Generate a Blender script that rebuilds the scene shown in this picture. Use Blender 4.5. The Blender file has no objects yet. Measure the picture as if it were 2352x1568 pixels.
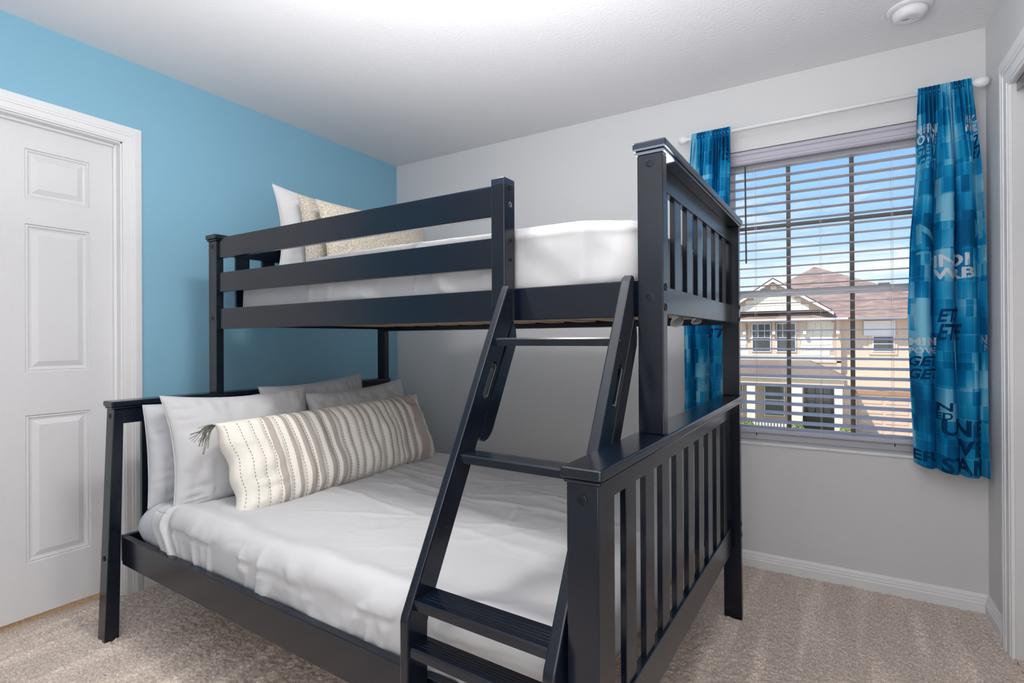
import bpy, bmesh, math, random
import numpy as np
from mathutils import Matrix, Vector, Euler

S = bpy.context.scene
COL = S.collection
R = math.radians
rnd = random.Random(7)

# ------------------------------------------------------------------ camera
cd = bpy.data.cameras.new('camera'); cam = bpy.data.objects.new('camera', cd); COL.objects.link(cam)
cd.sensor_fit = 'HORIZONTAL'; cd.sensor_width = 36
cd.lens = 1202.03 / 2352 * 36
cd.shift_y = -6.42 / 2352
cd.clip_start = 0.02; cd.clip_end = 400
cam.matrix_world = (Matrix.Translation((2.7369, -2.8839, 1.1538)) @ Matrix.Rotation(R(31.1518), 4, 'Z')
                    @ Matrix.Rotation(R(90.0816), 4, 'X') @ Matrix.Rotation(R(-0.3085), 4, 'Z'))
S.camera = cam

# ------------------------------------------------------------------ colour management
S.view_settings.view_transform = 'Standard'; S.view_settings.look = 'None'
S.view_settings.exposure = 0.15; S.view_settings.gamma = 1.0
S.view_settings.use_curve_mapping = False

# ------------------------------------------------------------------ world (sky with thin clouds)
w = bpy.data.worlds.new('sky'); S.world = w; w.use_nodes = True
nt = w.node_tree; nt.nodes.clear()
def N(t, **k):
    n = nt.nodes.new(t)
    for a, b in k.items(): setattr(n, a, b)
    return n
tc = N('ShaderNodeTexCoord'); sep = N('ShaderNodeSeparateXYZ'); nt.links.new(tc.outputs['Generated'], sep.inputs[0])
cr = N('ShaderNodeValToRGB'); nt.links.new(sep.outputs['Z'], cr.inputs[0])
e = cr.color_ramp.elements
e[0].position = 0.0; e[0].color = (0.80, 0.90, 1.0, 1)
e[1].position = 0.9; e[1].color = (0.10, 0.30, 0.80, 1)
for p, c in ((0.10, (0.60, 0.80, 1.0, 1)), (0.2, (0.36, 0.62, 0.98, 1)), (0.4, (0.20, 0.47, 0.95, 1))):
    x = e.new(p); x.color = c
mp = N('ShaderNodeMapping'); mp.inputs['Scale'].default_value = (1, 1, 3.4); nt.links.new(tc.outputs['Generated'], mp.inputs[0])
ns = N('ShaderNodeTexNoise'); ns.inputs['Scale'].default_value = 3.6; ns.inputs['Detail'].default_value = 9; ns.inputs['Roughness'].default_value = 0.62
ns.inputs['Distortion'].default_value = 0.5
nt.links.new(mp.outputs[0], ns.inputs[0])
c2 = N('ShaderNodeValToRGB'); nt.links.new(ns.outputs[0], c2.inputs[0])
c2.color_ramp.elements[0].position = 0.52; c2.color_ramp.elements[0].color = (0, 0, 0, 1)
c2.color_ramp.elements[1].position = 0.70; c2.color_ramp.elements[1].color = (1, 1, 1, 1)
mx = N('ShaderNodeMixRGB'); nt.links.new(c2.outputs[0], mx.inputs[0]); nt.links.new(cr.outputs[0], mx.inputs[1])
mx.inputs[2].default_value = (1.0, 1.0, 1.0, 1)
bg = N('ShaderNodeBackground'); bg.inputs['Strength'].default_value = 1.05; nt.links.new(mx.outputs[0], bg.inputs[0])
wo = N('ShaderNodeOutputWorld'); nt.links.new(bg.outputs[0], wo.inputs[0])

# ------------------------------------------------------------------ sun and lamps
def lamp(name, kind, loc, energy, color, rot=None, **k):
    d = bpy.data.lights.new(name, kind); d.energy = energy; d.color = color
    for a, b in k.items(): setattr(d, a, b)
    o = bpy.data.objects.new(name, d); COL.objects.link(o); o.location = loc
    if rot: o.rotation_euler = rot
    return o
sunv = Vector((0.35, 0.55, -0.78))
sun = lamp('sun', 'SUN', (-5, -10, 20), 4.6, (1, 0.95, 0.88), angle=R(0.6))
sun.rotation_euler = sunv.to_track_quat('-Z', 'Y').to_euler()
# ceiling fixture over the room (the disc under its dome) and an added fill lamp turned up at the rear ceiling
lamp('ceiling_lamp_light', 'AREA', (1.62, -1.88, 2.30), 11.5, (1, 0.975, 0.94), shape='DISK', size=0.30)
lamp('ceiling_bounce_fill', 'AREA', (2.2, -2.35, 1.60), 48, (0.98, 0.99, 1.0), rot=(R(180), 0, 0), shape='DISK', size=1.7)
lamp('rear_fill_light', 'AREA', (2.7, -3.35, 1.2), 10, (1.0, 0.985, 0.97), rot=(R(90), 0, R(10)), shape='RECTANGLE', size=1.1, size_y=1.6)  # added fill from behind the camera, no fixture there
lamp('hall_light', 'POINT', (-0.6, -2.2, 1.6), 12, (1, 0.68, 0.38), shadow_soft_size=0.1)

# ------------------------------------------------------------------ helpers
def tag(o, label=None, cat=None, group=None, kind=None):
    if label: o['label'] = label
    if cat: o['category'] = cat
    if group: o['group'] = group
    if kind: o['kind'] = kind
    return o
def empty(name, M=None, loc=None):
    o = bpy.data.objects.new(name, None); COL.objects.link(o); o.empty_display_size = 0.1
    if M is not None: o.matrix_world = M
    if loc is not None: o.location = loc
    return o
def mesh_obj(name, verts, faces, mat=None, parent=None, smooth=False, M=None):
    me = bpy.data.meshes.new(name); me.from_pydata([tuple(v) for v in verts], [], faces); me.update()
    bm = bmesh.new(); bm.from_mesh(me); bmesh.ops.recalc_face_normals(bm, faces=bm.faces); bm.to_mesh(me); bm.free()
    if mat: me.materials.append(mat)
    if smooth:
        me.polygons.foreach_set('use_smooth', [True] * len(me.polygons))
    o = bpy.data.objects.new(name, me); COL.objects.link(o)
    if parent: o.parent = parent
    if M is not None: o.matrix_world = M
    return o
class MB:
    def __init__(s): s.v = []; s.f = []
    def box(s, x0, x1, y0, y1, z0, z1):
        n = len(s.v)
        s.v += [(x0, y0, z0), (x1, y0, z0), (x1, y1, z0), (x0, y1, z0), (x0, y0, z1), (x1, y0, z1), (x1, y1, z1), (x0, y1, z1)]
        s.f += [tuple(n + i for i in q) for q in ((0, 3, 2, 1), (4, 5, 6, 7), (0, 1, 5, 4), (1, 2, 6, 5), (2, 3, 7, 6), (3, 0, 4, 7))]
        return s
    def hexa(s, b, t):                                  # bottom 4 corners, top 4 corners
        n = len(s.v); s.v += list(b) + list(t)
        s.f += [tuple(n + i for i in q) for q in ((0, 3, 2, 1), (4, 5, 6, 7), (0, 1, 5, 4), (1, 2, 6, 5), (2, 3, 7, 6), (3, 0, 4, 7))]
        return s
    def prism(s, prof, a0, a1, axis='x'):               # closed profile extruded on an axis
        n = len(s.v); m = len(prof)
        for a in (a0, a1):
            for p, q in prof:
                s.v.append({'x': (a, p, q), 'y': (p, a, q), 'z': (p, q, a)}[axis])
        for i in range(m):
            j = (i + 1) % m; s.f.append((n + i, n + j, n + m + j, n + m + i))
        s.f.append(tuple(range(n, n + m))); s.f.append(tuple(range(n + 2 * m - 1, n + m - 1, -1)))
        return s
    def tube(s, pts, r, k=6, cap=True):
        pts = [Vector(p) for p in pts]; n0 = len(s.v); m = len(pts)
        for i, p in enumerate(pts):
            t = (pts[min(i + 1, m - 1)] - pts[max(i - 1, 0)]).normalized()
            a = t.orthogonal().normalized() if i == 0 else (a - t * a.dot(t)).normalized()
            b = t.cross(a); rr = r[i] if isinstance(r, (list, tuple)) else r
            for j in range(k):
                th = 2 * math.pi * j / k; s.v.append(tuple(p + (a * math.cos(th) + b * math.sin(th)) * rr))
        for i in range(m - 1):
            for j in range(k):
                j2 = (j + 1) % k
                s.f.append((n0 + i * k + j, n0 + i * k + j2, n0 + (i + 1) * k + j2, n0 + (i + 1) * k + j))
        if cap:
            s.f.append(tuple(n0 + j for j in range(k))[::-1]); s.f.append(tuple(n0 + (m - 1) * k + j for j in range(k)))
        return s
    def lathe(s, prof, c, axis='z', k=32):              # prof: (radius, height) list
        n0 = len(s.v); m = len(prof)
        for r, h in prof:
            for j in range(k):
                th = 2 * math.pi * j / k; a, b = r * math.cos(th), r * math.sin(th)
                p = {'z': (a, b, h), 'y': (a, h, b), 'x': (h, a, b)}[axis]
                s.v.append((c[0] + p[0], c[1] + p[1], c[2] + p[2]))
        for i in range(m - 1):
            for j in range(k):
                j2 = (j + 1) % k
                s.f.append((n0 + i * k + j, n0 + i * k + j2, n0 + (i + 1) * k + j2, n0 + (i + 1) * k + j))
        s.f.append(tuple(n0 + j for j in range(k))[::-1]); s.f.append(tuple(n0 + (m - 1) * k + j for j in range(k)))
        return s
    def build(s, name, mat, parent=None, smooth=False, bevel=0, seg=2, M=None):
        o = mesh_obj(name, s.v, s.f, mat, parent, smooth, M)
        if bevel:
            b = o.modifiers.new('bevel', 'BEVEL'); b.width = bevel; b.segments = seg; b.limit_method = 'ANGLE'; b.angle_limit = R(35)
            b.harden_normals = False
        return o
def box(name, mat, parent, x0, x1, y0, y1, z0, z1, bevel=0.0, seg=2, **k):
    return MB().box(x0, x1, y0, y1, z0, z1).build(name, mat, parent, bevel=bevel, seg=seg, **k)
def struct(o): o['kind'] = 'structure'; return o

def from_object_mesh(o):
    bpy.context.view_layer.update()
    dg = bpy.context.evaluated_depsgraph_get()
    me = bpy.data.meshes.new_from_object(o.evaluated_get(dg)); return me
def curve_plate(outline, holes, half, bevel=0.0):
    """flat plate with holes: returns verts (x,y,z) and faces; outline in XY, thickness on Z"""
    cu = bpy.data.curves.new('tmp', 'CURVE'); cu.dimensions = '2D'; cu.fill_mode = 'BOTH'
    cu.extrude = half - bevel; cu.bevel_depth = bevel; cu.bevel_resolution = 1; cu.offset = -bevel
    for pl in [outline] + holes:
        sp = cu.splines.new('POLY'); sp.points.add(len(pl) - 1); sp.use_cyclic_u = True
        for i, p in enumerate(pl): sp.points[i].co = (p[0], p[1], 0, 1)
    o = bpy.data.objects.new('tmp', cu); COL.objects.link(o)
    me = from_object_mesh(o)
    vs = [tuple(v.co) for v in me.vertices]; fs = [tuple(p.vertices) for p in me.polygons]
    bpy.data.objects.remove(o); bpy.data.curves.remove(cu); bpy.data.meshes.remove(me)
    return vs, fs
def text_mesh(body, shear=0.0, weight=0.03):
    cu = bpy.data.curves.new('tmp', 'FONT'); cu.body = body; cu.size = 1; cu.shear = shear; cu.offset = weight; cu.resolution_u = 3
    o = bpy.data.objects.new('tmp', cu); COL.objects.link(o)
    me = from_object_mesh(o)
    vs = [tuple(v.co) for v in me.vertices]; fs = [tuple(p.vertices) for p in me.polygons]
    bpy.data.objects.remove(o); bpy.data.curves.remove(cu); bpy.data.meshes.remove(me)
    return vs, fs

# value noise on numpy arrays
def _h(i, j, k, s):
    n = (i * 374761393 + j * 668265263 + k * 2147483647 + s * 974634777) & 0xFFFFFFFF
    n = ((n ^ (n >> 13)) * 1274126177) & 0xFFFFFFFF
    n = n ^ (n >> 16)
    return (n & 0xFFFF) / 32767.5 - 1.0
def vn(P, sc=1.0, seed=0):
    P = np.asarray(P, float) * sc + 100.0
    i = np.floor(P).astype(np.int64); f = P - i; u = f * f * (3 - 2 * f)
    out = 0
    for a in (0, 1):
        for b in (0, 1):
            for c in (0, 1):
                ww = (u[..., 0] if a else 1 - u[..., 0]) * (u[..., 1] if b else 1 - u[..., 1]) * (u[..., 2] if c else 1 - u[..., 2])
                out = out + ww * _h(i[..., 0] + a, i[..., 1] + b, i[..., 2] + c, seed)
    return out
def fbm(P, sc, seed=0, o=3):
    r = 0; a = 1
    for q in range(o): r = r + a * vn(P, sc * 2 ** q, seed + q); a *= 0.5
    return r

# ------------------------------------------------------------------ materials
def material(name, color, rough=0.6, spec=0.5, bump=None, vary=None, metal=0, coat=0, sub=0, emit=None, trans=0, stretch=(1, 1, 1)):
    """bump: (scale, strength, distance); vary: (scale, amount)"""
    m = bpy.data.materials.new(name); m.use_nodes = True; t = m.node_tree; b = t.nodes['Principled BSDF']
    c = color if len(color) == 4 else (*color, 1)
    b.inputs['Base Color'].default_value = c; b.inputs['Roughness'].default_value = rough
    b.inputs['Specular IOR Level'].default_value = spec; b.inputs['Metallic'].default_value = metal
    b.inputs['Coat Weight'].default_value = coat; b.inputs['Coat Roughness'].default_value = 0.2
    if sub: b.inputs['Subsurface Weight'].default_value = sub; b.inputs['Subsurface Radius'].default_value = (0.02, 0.02, 0.02)
    if trans: b.inputs['Transmission Weight'].default_value = trans
    if emit: b.inputs['Emission Color'].default_value = (*emit[0], 1); b.inputs['Emission Strength'].default_value = emit[1]
    co = t.nodes.new('ShaderNodeTexCoord'); mpn = t.nodes.new('ShaderNodeMapping'); mpn.inputs['Scale'].default_value = stretch
    t.links.new(co.outputs['Object'], mpn.inputs[0])
    if vary:
        n = t.nodes.new('ShaderNodeTexNoise'); n.inputs['Scale'].default_value = vary[0]; n.inputs['Detail'].default_value = 4
        t.links.new(mpn.outputs[0], n.inputs[0])
        mr = t.nodes.new('ShaderNodeMapRange'); mr.inputs['From Min'].default_value = 0.3; mr.inputs['From Max'].default_value = 0.7
        mr.inputs['To Min'].default_value = 1 - vary[1]; mr.inputs['To Max'].default_value = 1 + vary[1]
        t.links.new(n.outputs[0], mr.inputs[0])
        mm = t.nodes.new('ShaderNodeVectorMath'); mm.operation = 'SCALE'; mm.inputs[0].default_value = c[:3]
        t.links.new(mr.outputs[0], mm.inputs['Scale']); t.links.new(mm.outputs[0], b.inputs['Base Color'])
    if bump:
        n = t.nodes.new('ShaderNodeTexNoise'); n.inputs['Scale'].default_value = bump[0]; n.inputs['Detail'].default_value = 3
        t.links.new(mpn.outputs[0], n.inputs[0])
        bp = t.nodes.new('ShaderNodeBump'); bp.inputs['Strength'].default_value = bump[1]; bp.inputs['Distance'].default_value = bump[2]
        t.links.new(n.outputs[0], bp.inputs['Height']); t.links.new(bp.outputs[0], b.inputs['Normal'])
    return m
def srgb(r, g, b):
    f = lambda c: (c / 255 / 12.92) if c / 255 <= 0.04045 else ((c / 255 + 0.055) / 1.055) ** 2.4
    return (f(r), f(g), f(b))

M_blue = material('blue_paint', srgb(136, 186, 210), 0.55, 0.4, (170, 0.25, 0.002))
M_gray = material('gray_paint', srgb(216, 216, 217), 0.6, 0.35, (170, 0.25, 0.002))
M_ceil = material('ceiling_paint', srgb(232, 231, 233), 0.8, 0.2, (75, 0.45, 0.004))
M_white = material('white_trim_paint', srgb(232, 232, 233), 0.4, 0.4)
M_door = material('white_door_paint', srgb(222, 222, 224), 0.42, 0.5, (30, 0.25, 0.0015), stretch=(9, 9, 0.9))
M_vinyl = material('white_vinyl', srgb(225, 225, 228), 0.4, 0.4)
M_munt = material('backlit_muntin', srgb(120, 114, 108), 0.5, 0.4)  # white grid bars, their backlit shade put into the colour
M_slat = material('white_blind_slat', srgb(184, 182, 194), 0.38, 0.5)
M_navy = material('navy_painted_wood', srgb(9, 18, 31), 0.22, 0.5, (14, 0.12, 0.001), vary=(9, 0.16), stretch=(1, 1, 1))
M_navyV = material('navy_painted_wood_upright', srgb(9, 18, 31), 0.21, 0.5, (24, 0.14, 0.001), vary=(12, 0.16), stretch=(3, 3, 0.25))
M_bolt = material('dark_bolt_metal', srgb(30, 36, 46), 0.3, 0.6, metal=0.6)
M_boltl = material('bright_bolt_metal', srgb(150, 152, 158), 0.3, 0.6, metal=1)
M_sheet = material('white_cotton', srgb(194, 194, 196), 0.85, 0.2, (330, 0.12, 0.0006))
M_sheet2 = material('cool_white_cotton', srgb(190, 192, 197), 0.85, 0.2, (330, 0.12, 0.0006))
M_pine = material('pine_wood', srgb(206, 174, 138), 0.6, 0.3, vary=(8, 0.12), stretch=(6, 1, 1))
M_tassel = material('gray_yarn', srgb(112, 112, 104), 0.95, 0.1)
M_cord = material('white_cord', srgb(224, 222, 220), 0.8, 0.2)
M_wand = material('smoked_plastic_wand', srgb(66, 70, 80), 0.2, 0.6)
M_black = material('black_plastic', srgb(20, 20, 24), 0.5, 0.4)
M_steel = material('gray_steel_track', srgb(150, 152, 155), 0.3, 0.5, metal=0.9)

def carpet_material():
    m = bpy.data.materials.new('beige_gray_carpet'); m.use_nodes = True; t = m.node_tree; b = t.nodes['Principled BSDF']
    b.inputs['Roughness'].default_value = 0.95; b.inputs['Specular IOR Level'].default_value = 0.08
    b.inputs['Sheen Weight'].default_value = 0.2
    co = t.nodes.new('ShaderNodeTexCoord')
    n = t.nodes.new('ShaderNodeTexNoise'); n.inputs['Scale'].default_value = 150; n.inputs['Detail'].default_value = 3; t.links.new(co.outputs['Object'], n.inputs[0])
    r = t.nodes.new('ShaderNodeValToRGB'); t.links.new(n.outputs[0], r.inputs[0])
    r.color_ramp.elements[0].position = 0.30; r.color_ramp.elements[0].color = (*srgb(176, 158, 146), 1)
    r.color_ramp.elements[1].position = 0.72; r.color_ramp.elements[1].color = (*srgb(240, 226, 214), 1)
    # worn vacuum streaks running across the room
    mp = t.nodes.new('ShaderNodeMapping'); mp.inputs['Rotation'].default_value = (0, 0, R(-4)); mp.inputs['Scale'].default_value = (9, 0.8, 1)
    t.links.new(co.outputs['Object'], mp.inputs[0])
    n2 = t.nodes.new('ShaderNodeTexNoise'); n2.inputs['Scale'].default_value = 1.3; n2.inputs['Detail'].default_value = 2; t.links.new(mp.outputs[0], n2.inputs[0])
    r2 = t.nodes.new('ShaderNodeMapRange'); r2.inputs['From Min'].default_value = 0.5; r2.inputs['From Max'].default_value = 0.68
    r2.inputs['To Min'].default_value = 0.94; r2.inputs['To Max'].default_value = 1.20; t.links.new(n2.outputs[0], r2.inputs[0])
    mm = t.nodes.new('ShaderNodeVectorMath'); mm.operation = 'SCALE'; t.links.new(r.outputs[0], mm.inputs[0]); t.links.new(r2.outputs[0], mm.inputs['Scale'])
    t.links.new(mm.outputs[0], b.inputs['Base Color'])
    return m
M_carpet = carpet_material()

def glass_material():
    m = bpy.data.materials.new('window_glass'); m.use_nodes = True; t = m.node_tree; t.nodes.clear()
    tr = t.nodes.new('ShaderNodeBsdfTransparent'); tr.inputs[0].default_value = (0.97, 0.98, 0.98, 1)
    gl = t.nodes.new('ShaderNodeBsdfGlossy'); gl.inputs['Roughness'].default_value = 0.02
    fr = t.nodes.new('ShaderNodeFresnel'); fr.inputs[0].default_value = 1.25
    mx = t.nodes.new('ShaderNodeMixShader'); t.links.new(fr.outputs[0], mx.inputs[0]); t.links.new(tr.outputs[0], mx.inputs[1]); t.links.new(gl.outputs[0], mx.inputs[2])
    o = t.nodes.new('ShaderNodeOutputMaterial'); t.links.new(mx.outputs[0], o.inputs[0]); return m
M_glass = glass_material()

def linen_material():
    m = material('oatmeal_linen_weave', srgb(178, 170, 158), 0.95, 0.1); t = m.node_tree; b = t.nodes['Principled BSDF']
    co = t.nodes.new('ShaderNodeTexCoord'); mp = t.nodes.new('ShaderNodeMapping'); mp.inputs['Scale'].default_value = (1, 1, 2.2)
    t.links.new(co.outputs['Object'], mp.inputs[0])
    v = t.nodes.new('ShaderNodeTexNoise'); v.inputs['Scale'].default_value = 130; v.inputs['Detail'].default_value = 2; t.links.new(mp.outputs[0], v.inputs[0])
    r = t.nodes.new('ShaderNodeValToRGB'); t.links.new(v.outputs[0], r.inputs[0])
    r.color_ramp.elements[0].position = 0.38; r.color_ramp.elements[0].color = (*srgb(156, 148, 135), 1)
    r.color_ramp.elements[1].position = 0.66; r.color_ramp.elements[1].color = (*srgb(205, 198, 186), 1)
    t.links.new(r.outputs[0], b.inputs['Base Color'])
    bp = t.nodes.new('ShaderNodeBump'); bp.inputs['Strength'].default_value = 0.4; bp.inputs['Distance'].default_value = 0.002
    t.links.new(v.outputs[0], bp.inputs['Height']); t.links.new(bp.outputs[0], b.inputs['Normal'])
    return m
M_linen = linen_material()

def stripe_material(L, bands, base, taupe):
    m = material('striped_quilted_cotton', base, 0.92, 0.1); t = m.node_tree; b = t.nodes['Principled BSDF']
    co = t.nodes.new('ShaderNodeTexCoord'); sp = t.nodes.new('ShaderNodeSeparateXYZ'); t.links.new(co.outputs['Object'], sp.inputs[0])
    mr = t.nodes.new('ShaderNodeMapRange'); mr.inputs['From Min'].default_value = -L / 2; mr.inputs['From Max'].default_value = L / 2; t.links.new(sp.outputs['X'], mr.inputs[0])
    r = t.nodes.new('ShaderNodeValToRGB'); r.color_ramp.interpolation = 'CONSTANT'; t.links.new(mr.outputs[0], r.inputs[0])
    el = r.color_ramp.elements; el[0].position = 0; el[0].color = (*base, 1)
    el.remove(el[1])
    for a, z, c in bands:
        q = el.new(a); q.color = (*c, 1); q = el.new(z); q.color = (*base, 1)
    n = t.nodes.new('ShaderNodeTexNoise'); n.inputs['Scale'].default_value = 260; n.inputs['Detail'].default_value = 2; t.links.new(co.outputs['Object'], n.inputs[0])
    m2 = t.nodes.new('ShaderNodeMapRange'); m2.inputs['To Min'].default_value = 0.86; m2.inputs['To Max'].default_value = 1.14; t.links.new(n.outputs[0], m2.inputs[0])
    s = t.nodes.new('ShaderNodeVectorMath'); s.operation = 'SCALE'; t.links.new(r.outputs[0], s.inputs[0]); t.links.new(m2.outputs[0], s.inputs['Scale'])
    t.links.new(s.outputs[0], b.inputs['Base Color'])
    return m

def curtain_material():
    m = material('blue_printed_curtain_cloth', srgb(0, 120, 175), 0.75, 0.2); t = m.node_tree; b = t.nodes['Principled BSDF']
    uv = t.nodes.new('ShaderNodeUVMap')
    def noise(sc, stretch, det=0):
        mp = t.nodes.new('ShaderNodeMapping'); mp.inputs['Scale'].default_value = stretch; t.links.new(uv.outputs[0], mp.inputs[0])
        n = t.nodes.new('ShaderNodeTexNoise'); n.inputs['Scale'].default_value = sc; n.inputs['Detail'].default_value = det; t.links.new(mp.outputs[0], n.inputs[0]); return n
    def brick(sc, bw, rh, off, mortar):
        br = t.nodes.new('ShaderNodeTexBrick'); t.links.new(uv.outputs[0], br.inputs[0])
        br.inputs['Scale'].default_value = sc; br.inputs['Mortar Size'].default_value = mortar; br.inputs['Brick Width'].default_value = bw; br.inputs['Row Height'].default_value = rh
        br.inputs['Color1'].default_value = (0.12, 0.12, 0.12, 1); br.inputs['Color2'].default_value = (0.88, 0.88, 0.88, 1); br.inputs['Mortar'].default_value = (0.7, 0.7, 0.7, 1); br.offset = off; return br
    b1 = brick(7.3, 0.31, 0.52, 0.37, 0.006); b2 = brick(4.1, 0.55, 0.47, 0.61, 0.004)
    mb = t.nodes.new('ShaderNodeMixRGB'); mb.inputs[0].default_value = 0.5; t.links.new(b1.outputs[0], mb.inputs[1]); t.links.new(b2.outputs[0], mb.inputs[2])
    n = noise(2.4, (2.2, 1, 1), 1)
    mx = t.nodes.new('ShaderNodeMixRGB'); mx.inputs[0].default_value = 0.66; t.links.new(mb.outputs[0], mx.inputs[1]); t.links.new(n.outputs[0], mx.inputs[2])
    r = t.nodes.new('ShaderNodeValToRGB'); t.links.new(mx.outputs[0], r.inputs[0])
    e = r.color_ramp.elements
    e[0].position = 0.40; e[0].color = (*srgb(0, 108, 164), 1); e[1].position = 0.60; e[1].color = (*srgb(150, 222, 244), 1)
    for p, c in ((0.46, (0, 142, 202)), (0.53, (36, 176, 224))): q = e.new(p); q.color = (*srgb(*c), 1)
    t.links.new(r.outputs[0], b.inputs['Base Color'])
    tl = t.nodes.new('ShaderNodeBsdfTranslucent'); t.links.new(r.outputs[0], tl.inputs[0])
    ms = t.nodes.new('ShaderNodeMixShader'); ms.inputs[0].default_value = 0.4
    out = t.nodes['Material Output']; t.links.new(b.outputs[0], ms.inputs[1]); t.links.new(tl.outputs[0], ms.inputs[2]); t.links.new(ms.outputs[0], out.inputs[0])
    return m
M_curt = curtain_material()

# ================================================================== ROOM SHELL
W_, D0, H_ = 3.303, -3.45, 2.44
T = 0.14
struct(box('floor', M_carpet, None, -0.0, W_, D0, 0.0, -0.1, -0.004))
struct(box('ceiling', M_ceil, None, -T, 4.1, D0 - T, T, H_, H_ + 0.1))
# left (blue) wall with the doorway: opening y -2.55 .. -1.762, z 0..2.063
DY0, DY1, DZ = -2.547, -1.762, 2.062
wl = MB(); wl.box(-T, 0, DY1, 0, -0.1, H_); wl.box(-T, 0, D0, DY0, -0.1, H_); wl.box(-T, 0, DY0, DY1, DZ, H_)
struct(wl.build('wall_left', M_blue))
# back wall with the window: opening x 2.25..3.15, z .632..2.105
WX0, WX1, WZ0, WZ1 = 2.25, 3.15, 0.632, 2.105
wb = MB(); wb.box(-T, WX0, 0, T, -0.1, H_); wb.box(WX1, W_ + T, 0, T, -0.1, H_); wb.box(WX0, WX1, 0, T, -0.1, WZ0); wb.box(WX0, WX1, 0, T, WZ1, H_)
struct(wb.build('wall_back', M_gray))
# right wall with the closet opening y -2.1 .. -.365, z 0..2.06
CY0, CY1, CZ = -2.1, -0.362, 2.055
wr = MB(); wr.box(W_, W_ + T, CY1, 0, -0.1, H_); wr.box(W_, W_ + T, D0, CY0, -0.1, H_); wr.box(W_, W_ + T, CY0, CY1, CZ, H_)
struct(wr.build('wall_right', M_gray))
cl = MB(); cl.box(W_ + T + 0.6, W_ + T + 0.65, CY0 - 0.1, CY1 + 0.1, -0.1, H_); cl.box(W_ + T, W_ + T + 0.6, CY1, CY1 + 0.05, -0.1, H_); cl.box(W_ + T, W_ + T + 0.6, CY0 - 0.05, CY0, -0.1, H_)
struct(cl.build('wall_closet', M_gray))
struct(box('floor_closet', M_carpet, None, W_, W_ + T + 0.6, CY0, CY1, -0.1, 0.006))
struct(box('wall_front', M_gray, None, -T, W_ + T, D0 - T, D0, -0.1, H_))
# hallway beyond the door
hl = MB(); hl.box(-1.3, -1.2, -3.2, -1.2, -0.1, H_); hl.box(-1.2, -T, -3.25, -3.2, -0.1, H_); hl.box(-1.2, -T, -1.2, -1.15, -0.1, H_); hl.box(-1.3, -T, -3.25, -1.15, H_, H_ + 0.05)
struct(hl.build('wall_hallway', M_gray))
struct(box('floor_hallway', M_carpet, None, -1.2, 0, -3.2, -1.2, -0.1, 0.004))

# carpet pile as real relief
def carpet():
    nx, ny = 640, 660
    xs = np.linspace(0.002, W_ - 0.002, nx); ys = np.linspace(D0 + 0.01, -0.002, ny)
    X, Y = np.meshgrid(xs, ys, indexing='ij'); P = np.stack([X, Y, np.zeros_like(X)], -1)
    z = 0.006 + 0.0045 * vn(P, 110, 3) + 0.0035 * vn(P, 210, 5) + 0.0006 * vn(P, 22, 9)
    X2 = X + 0.003 * vn(P, 120, 11); Y2 = Y + 0.003 * vn(P, 120, 12)
    co = np.stack([np.clip(X2, 0.001, W_ - 0.001), np.clip(Y2, D0, -0.001), z], -1).reshape(-1, 3)
    idx = np.arange(nx * ny).reshape(nx, ny)
    f = np.stack([idx[:-1, :-1], idx[1:, :-1], idx[1:, 1:], idx[:-1, 1:]], -1).reshape(-1, 4)
    me = bpy.data.meshes.new('carpet_pile'); me.vertices.add(len(co)); me.vertices.foreach_set('co', co.ravel())
    me.loops.add(f.size); me.loops.foreach_set('vertex_index', f.ravel()); me.polygons.add(len(f))
    me.polygons.foreach_set('loop_start', np.arange(0, f.size, 4)); me.update(calc_edges=True)
    me.polygons.foreach_set('use_smooth', np.ones(len(f), bool)); me.materials.append(M_carpet)
    o = bpy.data.objects.new('carpet_pile', me); COL.objects.link(o); o['kind'] = 'stuff'; o.parent = bpy.data.objects['floor']
carpet()

# baseboards (moulded profile)
def base_prof(d):           # (offset from the wall, z)
    return [(0, 0), (d * 0.016, 0), (d * 0.016, 0.045), (d * 0.0125, 0.050), (d * 0.0125, 0.058), (d * 0.009, 0.062), (d * 0.009, 0.070), (d * 0.004, 0.080), (0, 0.082)]
struct(MB().prism(base_prof(-1), 0, W_, 'x').build('baseboard_back', M_white))
bl = MB()
prof = base_prof(1); n = len(prof)
struct(MB().prism([(a, b) for a, b in prof], -1.69, 0, 'y').build('baseboard_left', M_white))
struct(MB().prism([(W_ - a, b) for a, b in prof], -0.242, 0, 'y').build('baseboard_right', M_white))

# door casing and closet casing: fluted profile mitred as stacked boxes
def casing_side(mb, along, a0, a1, b0, b1, face, sgn, vertical=True):
    pass
def casing(name, xw, sgn, y_in0, y_in1, z_in, width, label_struct=True):
    """three-sided casing around an opening on a wall at x = xw; stands off in direction sgn"""
    lay = [(0.0, 1.0, 0.011), (0.10, 0.92, 0.014), (0.42, 0.80, 0.0175), (0.55, 0.70, 0.0195)]   # fraction from the inner edge, thickness
    m = MB()
    for a, b, t in lay:
        i, o = a * width, b * width
        x0, x1 = sorted((xw, xw + sgn * t))
        m.box(x0, x1, y_in1 + i, y_in1 + o, 0, z_in + o)          # side nearer the back wall
        m.box(x0, x1, y_in0 - o, y_in0 - i, 0, z_in + o)
        m.box(x0, x1, y_in0 - i - 0.0, y_in1 + i + 0.0, z_in + i, z_in + o)
    return struct(m.build(name, M_white, bevel=0.0012, seg=1))
casing('trim_1', 0.0, 1, DY0 + 0.008, DY1 - 0.006, DZ - 0.006, 0.076)
casing('trim_2', W_, -1, CY0, CY1, CZ, 0.118)
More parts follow.
